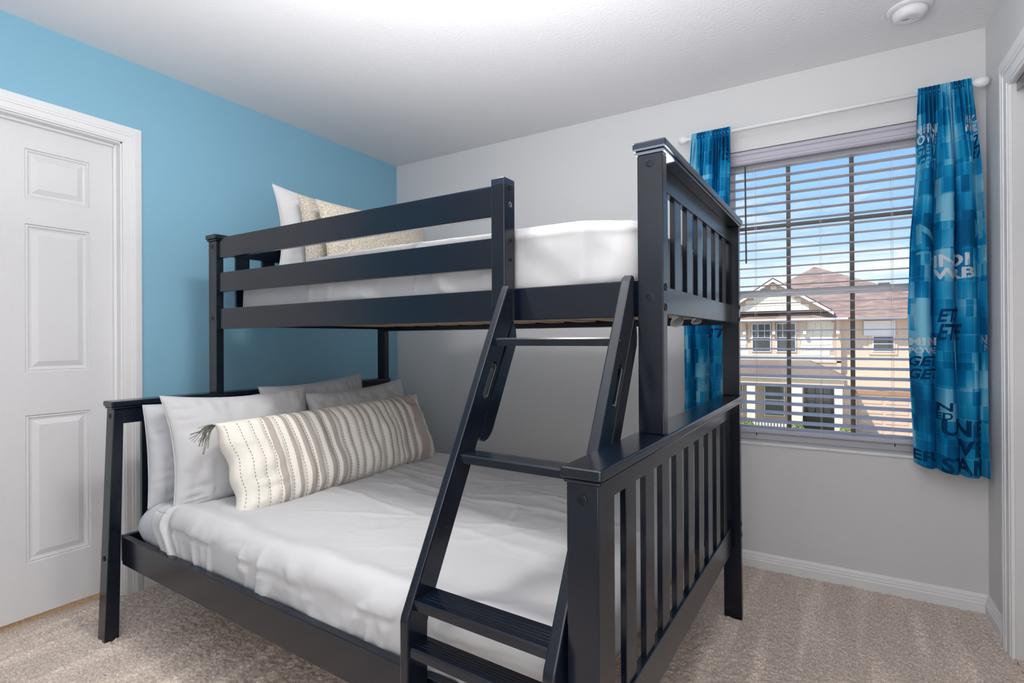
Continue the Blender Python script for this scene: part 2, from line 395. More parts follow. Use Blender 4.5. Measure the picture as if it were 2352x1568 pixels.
# door jamb and stop
jm = MB()
for a, b in ((DY1 - 0.012, DY1), (DY0, DY0 + 0.012)): jm.box(-T, 0.0, a, b, 0, DZ)
jm.box(-T, 0, DY0, DY1, DZ - 0.012, DZ)
jm.box(-0.085, -0.048 + 0.013, DY1 - 0.024, DY1 - 0.012, 0, DZ - 0.012)
jm.box(-0.085, -0.035, DY0 + 0.012, DY0 + 0.024, 0, DZ - 0.012); jm.box(-0.085, -0.035, DY0 + 0.02, DY1 - 0.02, DZ - 0.024, DZ - 0.012)
struct(jm.build('trim_3', M_white, bevel=0.001, seg=1))

# ---- six-panel door
SX = -0.050
sy1, sy0 = -1.7765, -2.5325
door = struct(empty('door_1', loc=(0, 0, 0)))
door['label'] = 'white six-panel bedroom door in the blue wall'
cols = [(-2.089, -1.871), (-2.438, -2.220)]
rows = [(0.253, 0.855), (1.031, 1.636), (1.742, 1.943)]
st = MB()
yb = [sy0, -2.438, -2.220, -2.089, -1.871, sy1]; zb = [0.036, 0.253, 0.855, 1.031, 1.636, 1.742, 1.943, 2.046]
for i in range(5):
    for j in range(7):
        if i in (1, 3) and j in (1, 3, 5): continue
        st.box(SX - 0.035, SX, yb[i], yb[i + 1], zb[j], zb[j + 1])
o = st.build('door_frame', M_door, door)
bmm = bmesh.new(); bmm.from_mesh(o.data); bmesh.ops.remove_doubles(bmm, verts=bmm.verts, dist=1e-5)
from collections import Counter
cnt = Counter(tuple(sorted(v.index for v in f.verts)) for f in bmm.faces)
bmesh.ops.delete(bmm, geom=[f for f in bmm.faces if cnt[tuple(sorted(v.index for v in f.verts))] > 1], context='FACES')
bmm.to_mesh(o.data); bmm.free()
def door_panel(y0, y1, z0, z1):
    steps = [(0.0, 0.0), (0.003, -0.006), (0.010, -0.004), (0.014, -0.009), (0.022, -0.010), (0.043, -0.002)]
    v = []; f = []
    for ins, dx in steps:
        v += [(SX + dx, y0 + ins, z0 + ins), (SX + dx, y1 - ins, z0 + ins), (SX + dx, y1 - ins, z1 - ins), (SX + dx, y0 + ins, z1 - ins)]
    for k in range(len(steps) - 1):
        for i in range(4):
            j = (i + 1) % 4; f.append((4 * k + i, 4 * k + j, 4 * k + 4 + j, 4 * k + 4 + i))
    k = 4 * (len(steps) - 1); f.append((k, k + 1, k + 2, k + 3))
    n = len(v); v += [(SX - 0.03, y0, z0), (SX - 0.03, y1, z0), (SX - 0.03, y1, z1), (SX - 0.03, y0, z1)]
    f.append((n + 3, n + 2, n + 1, n))
    for i in range(4): f.append((i, (i + 1) % 4, n + (i + 1) % 4, n + i))
    return mesh_obj('door_panel', v, f, M_door, door)
for c in cols:
    for r_ in rows: door_panel(*c, *r_)
kn = MB().lathe([(0.001, 0), (0.024, 0.0), (0.024, 0.004), (0.010, 0.008), (0.010, 0.03), (0.024, 0.04), (0.028, 0.052), (0.022, 0.064), (0.002, 0.067)], (SX, -2.475, 0.95), 'x', 24)
kn.build('door_knob', M_steel, door, smooth=True)

# ---- closet header track
tr = empty('closet_track', loc=(W_ + 0.034, -0.375, CZ)); tag(tr, 'gray steel closet door track under the closet header at the right edge', 'door track')
mt = MB(); mt.box(-0.025, -0.021, -1.6, 0.0, -0.034, 0); mt.box(0.021, 0.025, -1.6, 0.0, -0.034, 0); mt.box(-0.025, 0.025, -1.6, 0.0, -0.003, 0)
mt.build('track_channel', M_steel, tr)
MB().tube([(0, -1.6, -0.022), (0, -0.02, -0.022)], 0.011, 10).build('track_roller_bar', M_steel, tr, smooth=True)

# ---- window in the back wall
win = struct(empty('window_1', loc=(0, 0, 0)))
fw = 0.042
fr = MB()
fr.box(WX0, WX0 + fw, 0.085, 0.135, WZ0, WZ1); fr.box(WX1 - fw, WX1, 0.085, 0.135, WZ0, WZ1)
fr.box(WX0 + fw, WX1 - fw, 0.085, 0.135, WZ0, WZ0 + 0.03); fr.box(WX0 + fw, WX1 - fw, 0.085, 0.135, WZ1 - fw, WZ1)
fr.build('window_frame', M_vinyl, win, bevel=0.002, seg=1)
def sash(name, y0, y1, z0, z1, hz):
    r = 0.026
    m = MB(); a, b = WX0 + fw, WX1 - fw
    m.box(a, a + r, y0, y1, z0, z1); m.box(b - r, b, y0, y1, z0, z1); m.box(a + r, b - r, y0, y1, z0, z0 + 0.04 if name == 'lower_sash' else z0 + 0.034)
    m.box(a + r, b - r, y0, y1, z1 - 0.034, z1)
    s = m.build(name, M_vinyl, win, bevel=0.0015, seg=1)
    ym = (y0 + y1) / 2
    for x in (2.5665, 2.8365): box('muntin', M_munt, s, x - 0.0095, x + 0.0095, ym - 0.006, ym + 0.006, z0 + 0.034, z1 - 0.034)
    for z in hz: box('muntin', M_munt, s, a + r, b - r, ym - 0.0055, ym + 0.0055, z - 0.009, z + 0.009)
    box('window_pane', M_glass, s, a + r, b - r, ym - 0.001, ym + 0.001, z0 + 0.03, z1 - 0.03)
sash('upper_sash', 0.108, 0.130, 1.365, WZ1 - fw, [1.728])
sash('lower_sash', 0.088, 0.107, WZ0 + 0.03, 1.400, [])
lk = MB()
for x in (2.46, 2.96): lk.box(x - 0.022, x + 0.022, 0.092, 0.108, 1.400, 1.409)
lk.build('sash_lock', M_vinyl, win, bevel=0.002)
struct(box('trim_4', M_white, None, WX0 - 0.0, WX1 + 0.0, -0.007, 0.085, WZ0 - 0.012, WZ0 + 0.001, bevel=0.002))

# ---- venetian blind inside the recess
bd = empty('venetian_blind', loc=(2.70, 0.04, 2.10)); tag(bd, 'white horizontal slat blind hung open across the window between the curtains', 'blind')
bx0, bx1 = WX0 + 0.006, WX1 - 0.006
def rel(o, p): o.matrix_parent_inverse = p.matrix_world.inverted(); return o
bpy.context.view_layer.update()
rel(box('headrail', M_slat, bd, bx0, bx1, 0.02, 0.07, 2.05, 2.100, bevel=0.002), bd)
vp = [(0.016, 2.034), (0.004, 2.034), (-0.002, 2.042), (-0.002, 2.052), (0.004, 2.058), (0.004, 2.078), (-0.002, 2.084), (-0.002, 2.096), (0.004, 2.102), (0.016, 2.102)]
rel(MB().prism(vp, bx0, bx1, 'x').build('valance', M_slat, bd), bd)
sp0 = None; zt = 2.010; pitch = 0.0455; ns_ = 29
sm = MB(); prof = []
k = 6
for i in range(k + 1):
    q = i / k; prof.append((-0.025 + 0.05 * q, 0.0012 + 0.0012 * math.sin(math.pi * q)))
for i in range(k, -1, -1):
    q = i / k; prof.append((-0.025 + 0.05 * q, -0.0012 + 0.0012 * math.sin(math.pi * q)))
sm.prism(prof, bx0, bx1, 'x')
slat0 = sm.build('slat', M_slat, bd); slat0.matrix_parent_inverse = bd.matrix_world.inverted(); slat0.location.z = zt; slat0.location.y = 0.045
for i in range(1, ns_):
    s_ = slat0.copy(); COL.objects.link(s_); s_.parent = bd; s_.matrix_parent_inverse = bd.matrix_world.inverted(); s_.location.z = zt - pitch * i
    s_.rotation_euler.x = R(11) * min(1, max(0, (1.32 - (zt - pitch * i)) / 0.34))
zl = zt - pitch * ns_
rel(box('bottom_rail', M_slat, bd, bx0, bx1, 0.020, 0.070, zl - 0.014, zl + 0.004, bevel=0.003), bd)
for x in (2.42, 2.705, 2.985):
    m = MB()
    for y in (0.019, 0.071): m.tube([(x, y, 2.05), (x, y, zl)], 0.0007, 4)
    for i in range(ns_): m.tube([(x, 0.019, zt - pitch * i - 0.002), (x, 0.071, zt - pitch * i - 0.002)], 0.0005, 4)
    m.tube([(x + 0.006, 0.045, 2.05), (x + 0.006, 0.045, zl)], 0.0007, 4)
    rel(m.build('ladder_cord', M_cord, bd), bd)
    lp = [(x, 0.014, zl + 0.0), (x + 0.002, 0.004, zl - 0.03), (x + 0.02, -0.004, zl - 0.050), (x + 0.030, -0.010, zl - 0.062), (x + 0.012, -0.012, zl - 0.066), (x - 0.012, -0.010, zl - 0.058), (x - 0.006, -0.008, zl - 0.054)]
    c_ = rel(MB().tube(lp, 0.0008, 5).build('cord_loop', M_cord, bd, smooth=True), bd)
    if x != 2.705: rel(MB().tube([(x + 0.004, 0.008, zl - 0.026), (x + 0.004, 0.008, zl - 0.012)], 0.0022, 8).build('cord_stop', M_black, bd), bd)
rel(MB().tube([(2.381, -0.008, 2.020), (2.384, -0.010, 1.53)], 0.0042, 6).build('tilt_wand', M_wand, bd), bd)

# ---- curtain rod
rod = empty('curtain_rod', loc=(2.69, -0.1, 2.188)); tag(rod, 'white curtain rod with egg-shaped finials above the window', 'curtain rod')
bpy.context.view_layer.update()
RZ = 2.186; RY = -0.085
rel(MB().tube([(2.115, RY, RZ), (3.262, RY, RZ)], 0.0085, 14).build('rod_tube', M_white, rod, smooth=True), rod)
fp = [(0.001, 0.030), (0.010, 0.029), (0.019, 0.021), (0.0225, 0.010), (0.022, -0.001), (0.017, -0.013), (0.010, -0.020), (0.008, -0.024), (0.0105, -0.027), (0.0105, -0.032), (0.007, -0.034)]
rel(MB().lathe(fp, (3.268, RY, RZ), 'x', 24).build('finial', M_white, rod, smooth=True), rod)
rel(MB().lathe([(r_, -h) for r_, h in fp], (2.100, RY, RZ), 'x', 24).build('finial', M_white, rod, smooth=True), rod)
for x in (2.135, 3.24):
    rel(MB().box(x - 0.006, x + 0.006, RY, 0.0, RZ - 0.016, RZ - 0.009).box(x - 0.010, x + 0.010, -0.004, 0.0, RZ - 0.03, RZ + 0.02).build('rod_bracket', M_white, rod, bevel=0.001, seg=1), rod)

# ---- curtains
def interp(t, kx, ky): return np.interp(t, kx, ky)
def make_curtain(name, label, xl, xr, zbot, nb, nt_, ph, seed, words, skew):
    """xl, xr: lists over v of the left/right edge; zbot(u)"""
    root = empty(name, loc=((xl[0] + xr[0]) / 2, RY, RZ)); tag(root, label, 'curtain', 'printed blue curtains at the window'); del root['group']
    bpy.context.view_layer.update()
    kv = np.linspace(0, 1, len(xl)); top = RZ + 0.020
    def surf(u, v):
        u = np.asarray(u, float); v = np.asarray(v, float)
        a = interp(v, kv, xl); b = interp(v, kv, xr)
        low = np.clip((v - 0.02) / 0.25, 0, 1) ** 0.7
        cw = np.clip(1 - v / 0.03, 0, 1)
        P = np.stack([u * 3, v * 2.0, u * 0], -1)
        uu = u + 0.035 * vn(P, 1.4, seed) * low
        big = np.sin(2 * math.pi * (nb * uu + ph)); big = np.sign(big) * np.abs(big) ** 0.8
        small = np.sin(2 * math.pi * (nt_ * (u + 0.012 * vn(P, 3, seed + 4))))
        y = RY - 0.006 + low * 0.030 * big + (0.010 * (1 - low) + 0.002) * small * (1 - 0.6 * np.clip(v * 2, 0, 1))
        y = y + low * 0.006 * vn(P, 5, seed + 2) + low * skew * (u - 0.5)
        y = np.clip(y, -0.20, -0.020)
        pk = np.clip(1 - (v - 0.026) / 0.015, 0, 1); y = y * (1 - pk) + np.minimum(y, RY - 0.0105 + 0.004 * small) * pk
        x = a + (b - a) * u + 0.010 * low * np.cos(2 * math.pi * (nb * uu + ph)) * np.sin(math.pi * u)
        z = top - v * (top - zbot(u)) + 0.003 * small * cw
        return x, y, z
    nu, nv = 220, 150
    U, V = np.meshgrid(np.linspace(0, 1, nu), np.linspace(0, 1, nv), indexing='ij')
    x, y, z = surf(U, V)
    co = np.stack([x, y, z], -1).reshape(-1, 3); idx = np.arange(nu * nv).reshape(nu, nv)
    f = np.stack([idx[:-1, :-1], idx[1:, :-1], idx[1:, 1:], idx[:-1, 1:]], -1).reshape(-1, 4)
    me = bpy.data.meshes.new('curtain_panel'); me.from_pydata(co.tolist(), [], f.tolist()); me.materials.append(M_curt)
    uvl = me.uv_layers.new(name='UVMap'); vi = np.zeros(len(me.loops), np.int32); me.loops.foreach_get('vertex_index', vi)
    uv = np.stack([U.ravel() * 0.62 + seed * 0.31, (1 - V.ravel()) * 1.6], -1)[vi]; uvl.data.foreach_set('uv', uv.ravel())
    me.polygons.foreach_set('use_smooth', [True] * len(me.polygons))
    o = bpy.data.objects.new('curtain_panel', me); COL.objects.link(o); o.parent = root; rel(o, root)
    so = o.modifiers.new('solid', 'SOLIDIFY'); so.thickness = 0.0012
    # rod pocket seam
    m = MB()
    for v0 in (0.024,):
        pts = [tuple(float(c) for c in surf(q / 80, v0)) for q in range(81)]
        m.tube([(p[0], p[1] - 0.0012, p[2]) for p in pts], 0.0006, 4)
    rel(m.build('pocket_seam', M_curt, root), root)
    # printed words: flat lettering laid on the cloth
    cols_ = {'w': M_pw, 'd': M_pd, 'l': M_pl, 'g': M_pg}
    bins = {}
    for body, x0, x1, z1, z0, c, sh in words:
        vs, fs = text_mesh(body, sh)
        vs = np.array(vs); mn = vs.min(0); mxx = vs.max(0)
        bm = bmesh.new()
        bv = [bm.verts.new(((q[0] - mn[0]) / (mxx[0] - mn[0]) * (x1 - x0) + x0, 0, (q[1] - mn[1]) / (mxx[1] - mn[1]) * (z1 - z0) + z0)) for q in vs]
        for ff in fs:
            try: bm.faces.new([bv[i] for i in ff])
            except ValueError: pass
        xx = x0
        while xx < x1:
            xx += 0.0035
            bmesh.ops.bisect_plane(bm, geom=bm.verts[:] + bm.edges[:] + bm.faces[:], plane_co=(xx, 0, 0), plane_no=(1, 0, 0))
        zz = z0
        while zz < z1:
            zz += 0.02
            bmesh.ops.bisect_plane(bm, geom=bm.verts[:] + bm.edges[:] + bm.faces[:], plane_co=(0, 0, zz), plane_no=(0, 0, 1))
        pts = np.array([q.co for q in bm.verts])
        v = (top - pts[:, 2]) / (top - 0.60); v = np.clip(v, 0, 1)
        a = interp(v, kv, xl); b = interp(v, kv, xr); u = np.clip((pts[:, 0] - a) / (b - a), 0.0, 1.0)
        v = np.clip((top - pts[:, 2]) / (top - zbot(u)), 0, 1)
        sx, sy, sz = surf(u, v)
        # offset along the surface normal toward the room
        e1 = np.stack(surf(np.clip(u + 0.004, 0, 1), v), -1) - np.stack(surf(np.clip(u - 0.004, 0, 1), v), -1)
        nn = np.stack([e1[:, 1], -e1[:, 0]], -1); nn /= np.linalg.norm(nn, axis=1)[:, None] + 1e-9
        for q, i in zip(bm.verts, range(len(pts))): q.co = (sx[i] + nn[i, 0] * 0.0016, sy[i] + nn[i, 1] * 0.0016, sz[i])
        bm.verts.index_update()
        me = bpy.data.meshes.new('printed_lettering'); me.from_pydata([tuple(q.co) for q in bm.verts], [], [tuple(q.index for q in ff.verts) for ff in bm.faces]); bm.free()
        me.materials.append(cols_[c]); o = bpy.data.objects.new('printed_lettering', me); COL.objects.link(o); o.parent = root; rel(o, root)
        o['label'] = {'w': 'white block letters', 'd': 'dark blue block letters', 'l': 'pale cyan block letters', 'g': 'grayish lilac block letters'}[c]
    return root
def printmat(name, c):
    m = material(name, srgb(*c), 0.8, 0.2); t = m.node_tree; b = t.nodes['Principled BSDF']
    tl = t.nodes.new('ShaderNodeBsdfTranslucent'); tl.inputs[0].default_value = (*srgb(*c), 1)
    ms = t.nodes.new('ShaderNodeMixShader'); ms.inputs[0].default_value = 0.3
    t.links.new(b.outputs[0], ms.inputs[1]); t.links.new(tl.outputs[0], ms.inputs[2]); t.links.new(ms.outputs[0], t.nodes['Material Output'].inputs[0]); return m
M_pw = printmat('white_print', (226, 232, 240)); M_pd = printmat('dark_blue_print', (0, 66, 112)); M_pl = printmat('pale_cyan_print', (96, 190, 222)); M_pg = printmat('lilac_print', (150, 170, 205))
wordsR = [
    ('MINI', 3.055, 3.136, 2.049, 2.011, 'w', 0),
    ('POWE', 3.055, 3.134, 2.009, 1.969, 'w', 0),
    ('GET', 3.058, 3.136, 1.963, 1.921, 'l', 0.3),
    ('GETIT', 3.075, 3.135, 1.909, 1.861, 'l', 0.3),
    ('NOI', 3.218, 3.272, 2.058, 2.024, 'w', 0),
    ('FRE', 3.218, 3.278, 2.021, 1.990, 'w', 0),
    ('TH', 3.251, 3.288, 1.975, 1.937, 'd', 0.3),
    ('ETH', 3.243, 3.292, 1.932, 1.881, 'd', 0.3),
    ('MU', 3.241, 3.312, 1.631, 1.554, 'l', 0),
    ('THE', 3.256, 3.314, 1.527, 1.474, 'l', 0),
    ('MIN', 3.248, 3.313, 1.462, 1.403, 'l', 0),
    ('INDI', 3.129, 3.224, 1.496, 1.444, 'w', 0),
    ('WRB', 3.127, 3.236, 1.438, 1.393, 'w', 0),
    ('N', 3.065, 3.126, 1.632, 1.546, 'l', 0),
    ('TH', 3.064, 3.125, 1.514, 1.456, 'l', 0),
    ('MINI', 3.038, 3.133, 1.152, 1.120, 'w', 0),
    ('POWE', 3.038, 3.132, 1.111, 1.085, 'w', 0),
    ('GET', 3.037, 3.132, 1.075, 1.032, 'd', 0.3),
    ('GET', 3.037, 3.134, 1.022, 0.978, 'd', 0.3),
    ('ETIT', 3.135, 3.204, 1.270, 1.216, 'd', 0.3),
    ('ETHE', 3.135, 3.212, 1.208, 1.141, 'd', 0.3),
    ('NIO', 3.268, 3.317, 1.161, 1.125, 'g', 0),
    ('NER', 3.280, 3.316, 1.123, 1.097, 'g', 0),
    ('UNE', 3.146, 3.264, 0.815, 0.748, 'd', 0),
    ('WE', 3.181, 3.261, 0.734, 0.669, 'd', 0),
    ('STAN', 3.149, 3.269, 0.658, 0.594, 'd', 0),
    ('N', 3.136, 3.165, 0.883, 0.848, 'd', 0),
    ('ED', 3.135, 3.165, 0.842, 0.813, 'd', 0),
    ('ER', 3.048, 3.117, 0.677, 0.633, 'd', 0),]
wordsL = [
    ('TE', 2.255, 2.314, 2.160, 2.109, 'd', 0.3),
    ('TE', 2.258, 2.319, 2.102, 2.042, 'd', 0.3),
    ('ITI', 2.202, 2.281, 1.204, 1.157, 'd', 0.3),
    ('AN', 2.189, 2.230, 1.024, 0.977, 'l', 0),
    ('N', 2.189, 2.226, 0.966, 0.922, 'l', 0),]
make_curtain('curtain', 'long blue printed curtain with white block letters right of the window, beside the closet',
             [3.066, 3.062, 3.040, 3.032, 3.040, 3.050], [3.240, 3.268, 3.282, 3.286, 3.288, 3.288],
             lambda u: 0.615 - 0.03 * np.clip(u * 1.6, 0, 1), 3.3, 13, 0.18, 1, wordsR, -0.02)
make_curtain('curtain', 'blue printed curtain left of the window, half hidden behind the bunk bed footboard',
             [2.140, 2.118, 2.104, 2.100, 2.100, 2.100], [2.325, 2.318, 2.300, 2.285, 2.275, 2.270],
             lambda u: 0.60 + 0.0 * u, 2.6, 12, 0.55, 2, wordsL, 0.0)

# ---- smoke detector on the ceiling
sd = empty('smoke_detector', loc=(3.015, -0.33, H_)); tag(sd, 'round white smoke detector on the ceiling near the right corner', 'smoke detector')
MB().lathe([(0.075, 0.0), (0.076, -0.006), (0.070, -0.011), (0.056, -0.012)], (0, 0, 0), 'z', 48).build('detector_base', M_vinyl, sd, smooth=True)
MB().lathe([(0.053, -0.011), (0.053, -0.013)], (0, 0, 0), 'z', 48).build('shadow_gap', M_black, sd)
MB().lathe([(0.056, -0.0125), (0.0575, -0.020), (0.055, -0.032), (0.046, -0.042), (0.036, -0.045), (0.030, -0.0445), (0.001, -0.0445)], (0, 0, 0), 'z', 48).build('detector_cover', M_vinyl, sd, smooth=True)
m = MB()
for i, hgt in enumerate((0.002, 0.006, 0.008, 0.006, 0.002)):
    m.box(-0.024 + i * 0.0055, -0.0218 + i * 0.0055, -0.004 - hgt / 2, -0.004 + hgt / 2, -0.0462, -0.0440)
m.build('sounder_slots', M_black, sd)
m = MB(); pts = []
for i in range(13):
    th = 2 * math.pi * i / 12; pts.append((0.018 + 0.009 * math.cos(th), 0.006 + 0.006 * math.sin(th), -0.0447))
m.tube(pts, 0.0004, 4); m.build('test_button_outline', M_steel, sd)

# ---- ceiling light (above the frame)
cl_ = empty('ceiling_light', loc=(1.62, -1.88, H_)); tag(cl_, 'round flush dome light on the ceiling above the bunk bed', 'ceiling light')
M_dome = material('lit_frosted_dome', (1, 0.98, 0.95), 0.5, emit=((1, 0.97, 0.93), 3.0))
MB().lathe([(0.165, 0), (0.168, -0.02), (0.160, -0.026)], (0, 0, 0), 'z', 48).build('light_base', M_steel, cl_, smooth=True)
MB().lathe([(0.155, -0.02), (0.150, -0.045), (0.125, -0.075), (0.08, -0.095), (0.02, -0.102), (0.001, -0.102)], (0, 0, 0), 'z', 48).build('light_dome', M_dome, cl_, smooth=True)

# ================================================================== BUNK BED
BM = Matrix.Translation((0.3484, -0.5128, 0)) @ Matrix.Rotation(R(-1.7371), 4, 'Z')
bed = empty('bunk_bed', BM); tag(bed, 'navy blue wooden twin over full bunk bed filling the middle of the room', 'bunk bed')
bpy.context.view_layer.update()
L = 2.0933; Yn = -1.4466; Yu = -1.0548
CUT, CLT = 1.6335, 0.922           # tops of the upper and lower caps
bv = 0.0022
def bb(name, x0, x1, y0, y1, z0, z1, parent=None, mat=None, bevel=bv): return box(name, mat or M_navy, parent or bed, x0, x1, y0, y1, z0, z1, bevel=bevel)
PX = {'h': (0.008, 0.071), 'f': (2.020, 2.083)}
def bolt(parent, p, axis, r=0.0097, bright=False):
    m = MB(); d = 0.0012
    s = {'-y': -1, '+x': 1}[axis]
    ax = 'y' if axis == '-y' else 'x'
    m.lathe([(r, -0.001 * s), (r, d * s), (r * 0.82, d * 1.4 * s), (r * 0.80, d * 0.4 * s), (r * 0.35, d * 0.4 * s), (r * 0.3, -0.0005 * s), (0.0002, -0.0005 * s)], p, ax, 20)
    return m.build('bolt', M_boltl if bright else M_bolt, parent)
def cap(x0, x1, y0, y1, zt, name='top_cap'):
    """moulded cap: rounded board over a narrower fillet"""
    m = MB(); h = 0.021
    m.box(x0, x1, y0, y1, zt - h, zt)
    m.box(x0 + 0.004, x1 - 0.004, y0 + 0.004, y1 - 0.004, zt - h - 0.009, zt - h)
    return m.build(name, M_navy, bed, bevel=0.0045, seg=3)
for e_ in 'hf':
    x0, x1 = PX[e_]; xm = (x0 + x1) / 2
    cx0, cx1 = (-0.002, 0.081) if e_ == 'h' else (2.011, 2.0933)
    cap(cx0, cx1, Yn, 0.004, CLT); cap(cx0, cx1, Yu - 0.002, 0.004, CUT)
    # upper posts
    for y0, y1 in ((Yu + 0.008, Yu + 0.042), (-0.036, -0.002)):
        p = bb('upper_post', x0, x1, y0, y1, CLT, CUT - 0.030, mat=M_navyV)
        if y0 < -0.5:
            bolt(p, (xm, y0, 1.581), '-y'); bolt(p, (xm, y0, 1.256), '-y')
            if e_ == 'f':
                for z in (1.279, 1.230): bolt(p, (x1, (y0 + y1) / 2 + 0.002, z), '+x')
        elif e_ == 'f':
            for z in (1.279, 1.230): bolt(p, (x1, (y0 + y1) / 2, z), '+x')
    # legs (lower posts), splayed a little toward the outside
    for nr in (True, False):
        if nr: y0, y1 = Yn + 0.0096, Yn + 0.0436; dy = -0.033 if e_ == 'h' else -0.0; sx0 = 0
        else: y0, y1 = -0.036, -0.002; dy = 0.034; sx0 = -0.006
        t_ = [(x0, y0, CLT - 0.030), (x1, y0, CLT - 0.030), (x1, y1, CLT - 0.030), (x0, y1, CLT - 0.030)]
        b_ = [(x0 + sx0, y0 + dy, 0.0), (x1, y0 + dy, 0.0), (x1, y1 + dy * 0.7 + 0.004, 0.0), (x0 + sx0, y1 + dy * 0.7 + 0.004, 0.0)]
        lg = MB().hexa(b_, t_).build('leg', M_navyV, bed, bevel=bv)
        if nr:
            bolt(lg, (xm, y0 - 0.001, 0.864), '-y')
            if e_ == 'h': bolt(lg, (xm - 0.002, y0 - 0.0225, 0.317), '-y')
        elif e_ == 'f':
            bolt(lg, (x1, y0 + 0.03, 0.40), '+x'); bolt(lg, (x1, y0 + 0.033, 0.355), '+x')
    # end panels: rails and slats set back from the post faces
    rx0, rx1 = (x1 - 0.026 - 0.006, x1 - 0.006) if e_ == 'h' else (x0 + 0.010, 2.0525)
    sx_0, sx_1 = (rx0 + 0.004, rx1 - 0.006) if e_ == 'h' else (rx0 + 0.003, rx1 - 0.005)
    for (ya, yb_, zlo0, zlo1, zhi0, zhi1, ns2, tagn) in ((Yu + 0.042, -0.036, 1.219, 1.290, 1.542, CUT - 0.030, 7, 'u'), (Yn + 0.0436, -0.036, 0.290, 0.392, 0.833, CLT - 0.030, 10, 'l')):
        bb('end_rail', rx0, rx1, ya, yb_, zlo0, zlo1); bb('end_rail', rx0, rx1, ya, yb_, zhi0, zhi1)
        wS = 0.0645; g = ((yb_ - ya) - ns2 * wS) / (ns2 + 1)
        for k in range(ns2):
            q = ya + g * (k + 1) + wS * k
            bb('slat', sx_0, sx_1, q, q + wS, zlo1 - 0.004, zhi0 + 0.004, mat=M_navyV, bevel=0.0015)
# side rails
ra, rb = PX['h'][1] - 0.002, PX['f'][0] + 0.002
bb('side_rail', ra, rb, Yn + 0.036, Yn + 0.060, 0.285, 0.392)
bb('side_rail', ra, rb, -0.034, -0.010, 0.285, 0.392)
bb('side_rail', ra, rb, Yu + 0.020, Yu + 0.042, 1.208, 1.300)
bb('side_rail', ra, rb, -0.034, -0.012, 1.208, 1.300)
# guard rails to the guard post
gp = bb('guard_post', 1.585, 1.632, Yu + 0.0, Yu + 0.056, 1.245, 1.620)
gp.modifiers['bevel'].width = 0.003
for z, br_ in ((1.593, False), (1.545, True)): bolt(gp, (1.632, Yu + 0.030, z), '+x', 0.0085, br_)
for z in (1.44, 1.385): bolt(gp, (1.632, Yu + 0.030, z), '+x', 0.006)
def rail_t(za0, za1, zb0, zb1):
    y0, y1 = Yu + 0.018, Yu + 0.040
    return MB().hexa([(ra, y0, za0), (1.586, y0, zb0), (1.586, y1, zb0), (ra, y1, za0)], [(ra, y0, za1), (1.586, y0, zb1), (1.586, y1, zb1), (ra, y1, za1)]).build('guard_rail', M_navy, bed, bevel=bv)
rail_t(1.527, 1.618, 1.514, 1.606); rail_t(1.374, 1.461, 1.364, 1.452)
# support slats (pine) under each mattress, on ledger strips
for (z, ya, yb_, n_) in ((0.325, Yn + 0.062, -0.036, 12), (1.232, Yu + 0.044, -0.036, 12)):
    for yy in ((ya, ya + 0.02), (yb_ - 0.02, yb_)): bb('ledger', ra, rb, yy[0], yy[1], z - 0.022, z, bevel=0)
    for i in range(n_):
        x = ra + 0.02 + i * (rb - ra - 0.16) / (n_ - 1)
        box('support_slat', M_pine, bed, x, x + 0.07, ya, yb_, z, z + 0.014, bevel=0.001, seg=1)

# ---- ladder
lad = empty('ladder', BM @ Matrix.Translation((1.83, -1.45, 0))); tag(lad, 'navy wooden ladder with cut-out handles leaning on the front of the upper bunk', 'ladder')
bpy.context.view_layer.update()
ladI = (Matrix.Translation((1.83, -1.45, 0))).inverted()
def arc(c, r, a0, a1, n): return [(c[0] + r * math.cos(R(a0 + (a1 - a0) * i / n)), c[1] + r * math.sin(R(a0 + (a1 - a0) * i / n))) for i in range(n + 1)]
outl = [(-1.480, 0.004), (-1.480, 0.545), (-1.477, 0.557), (-1.094, 1.278), (-1.085, 1.294), (-1.076, 1.304), (-1.066, 1.309), (-1.058, 1.306), (-1.055, 1.297), (-1.055, 1.211), (-1.385, 0.588), (-1.405, 0.550), (-1.414, 0.523), (-1.415, 0.50), (-1.415, 0.004)]
def capsule(p, q, r, n=6):
    p, q = Vector(p), Vector(q); d = (q - p).normalized(); a = math.degrees(math.atan2(d.y, d.x))
    return arc(q, r, a - 90, a + 90, n * 2) + arc(p, r, a + 90, a + 270, n * 2)
slot = capsule((-1.150, 1.082), (-1.188, 1.012), 0.0105)
hand = [(-1.052, 1.2095)] + [(-1.043, 1.196), (-1.036, 1.180), (-1.033, 1.160), (-1.035, 1.138), (-1.150, 0.920), (-1.160, 0.905), (-1.175, 0.893), (-1.192, 0.888), (-1.207, 0.892), (-1.2165, 0.903)]
def plate(name, out, holes, x0, x1, bevel=0.004):
    vs, fs = curve_plate(out, holes, (x1 - x0) / 2, bevel)
    vs = [((x0 + x1) / 2 + z - 1.83, y_ + 1.45, zz) for (y_, zz, z) in vs]
    return mesh_obj(name, vs, fs, M_navyV, lad)
for x0, x1 in ((1.6365, 1.660), (1.990, 2.0155)):
    plate('stringer', outl, [slot], x0, x1)
    plate('handle_board', hand, [], x0 + 0.001, x1 - 0.001)
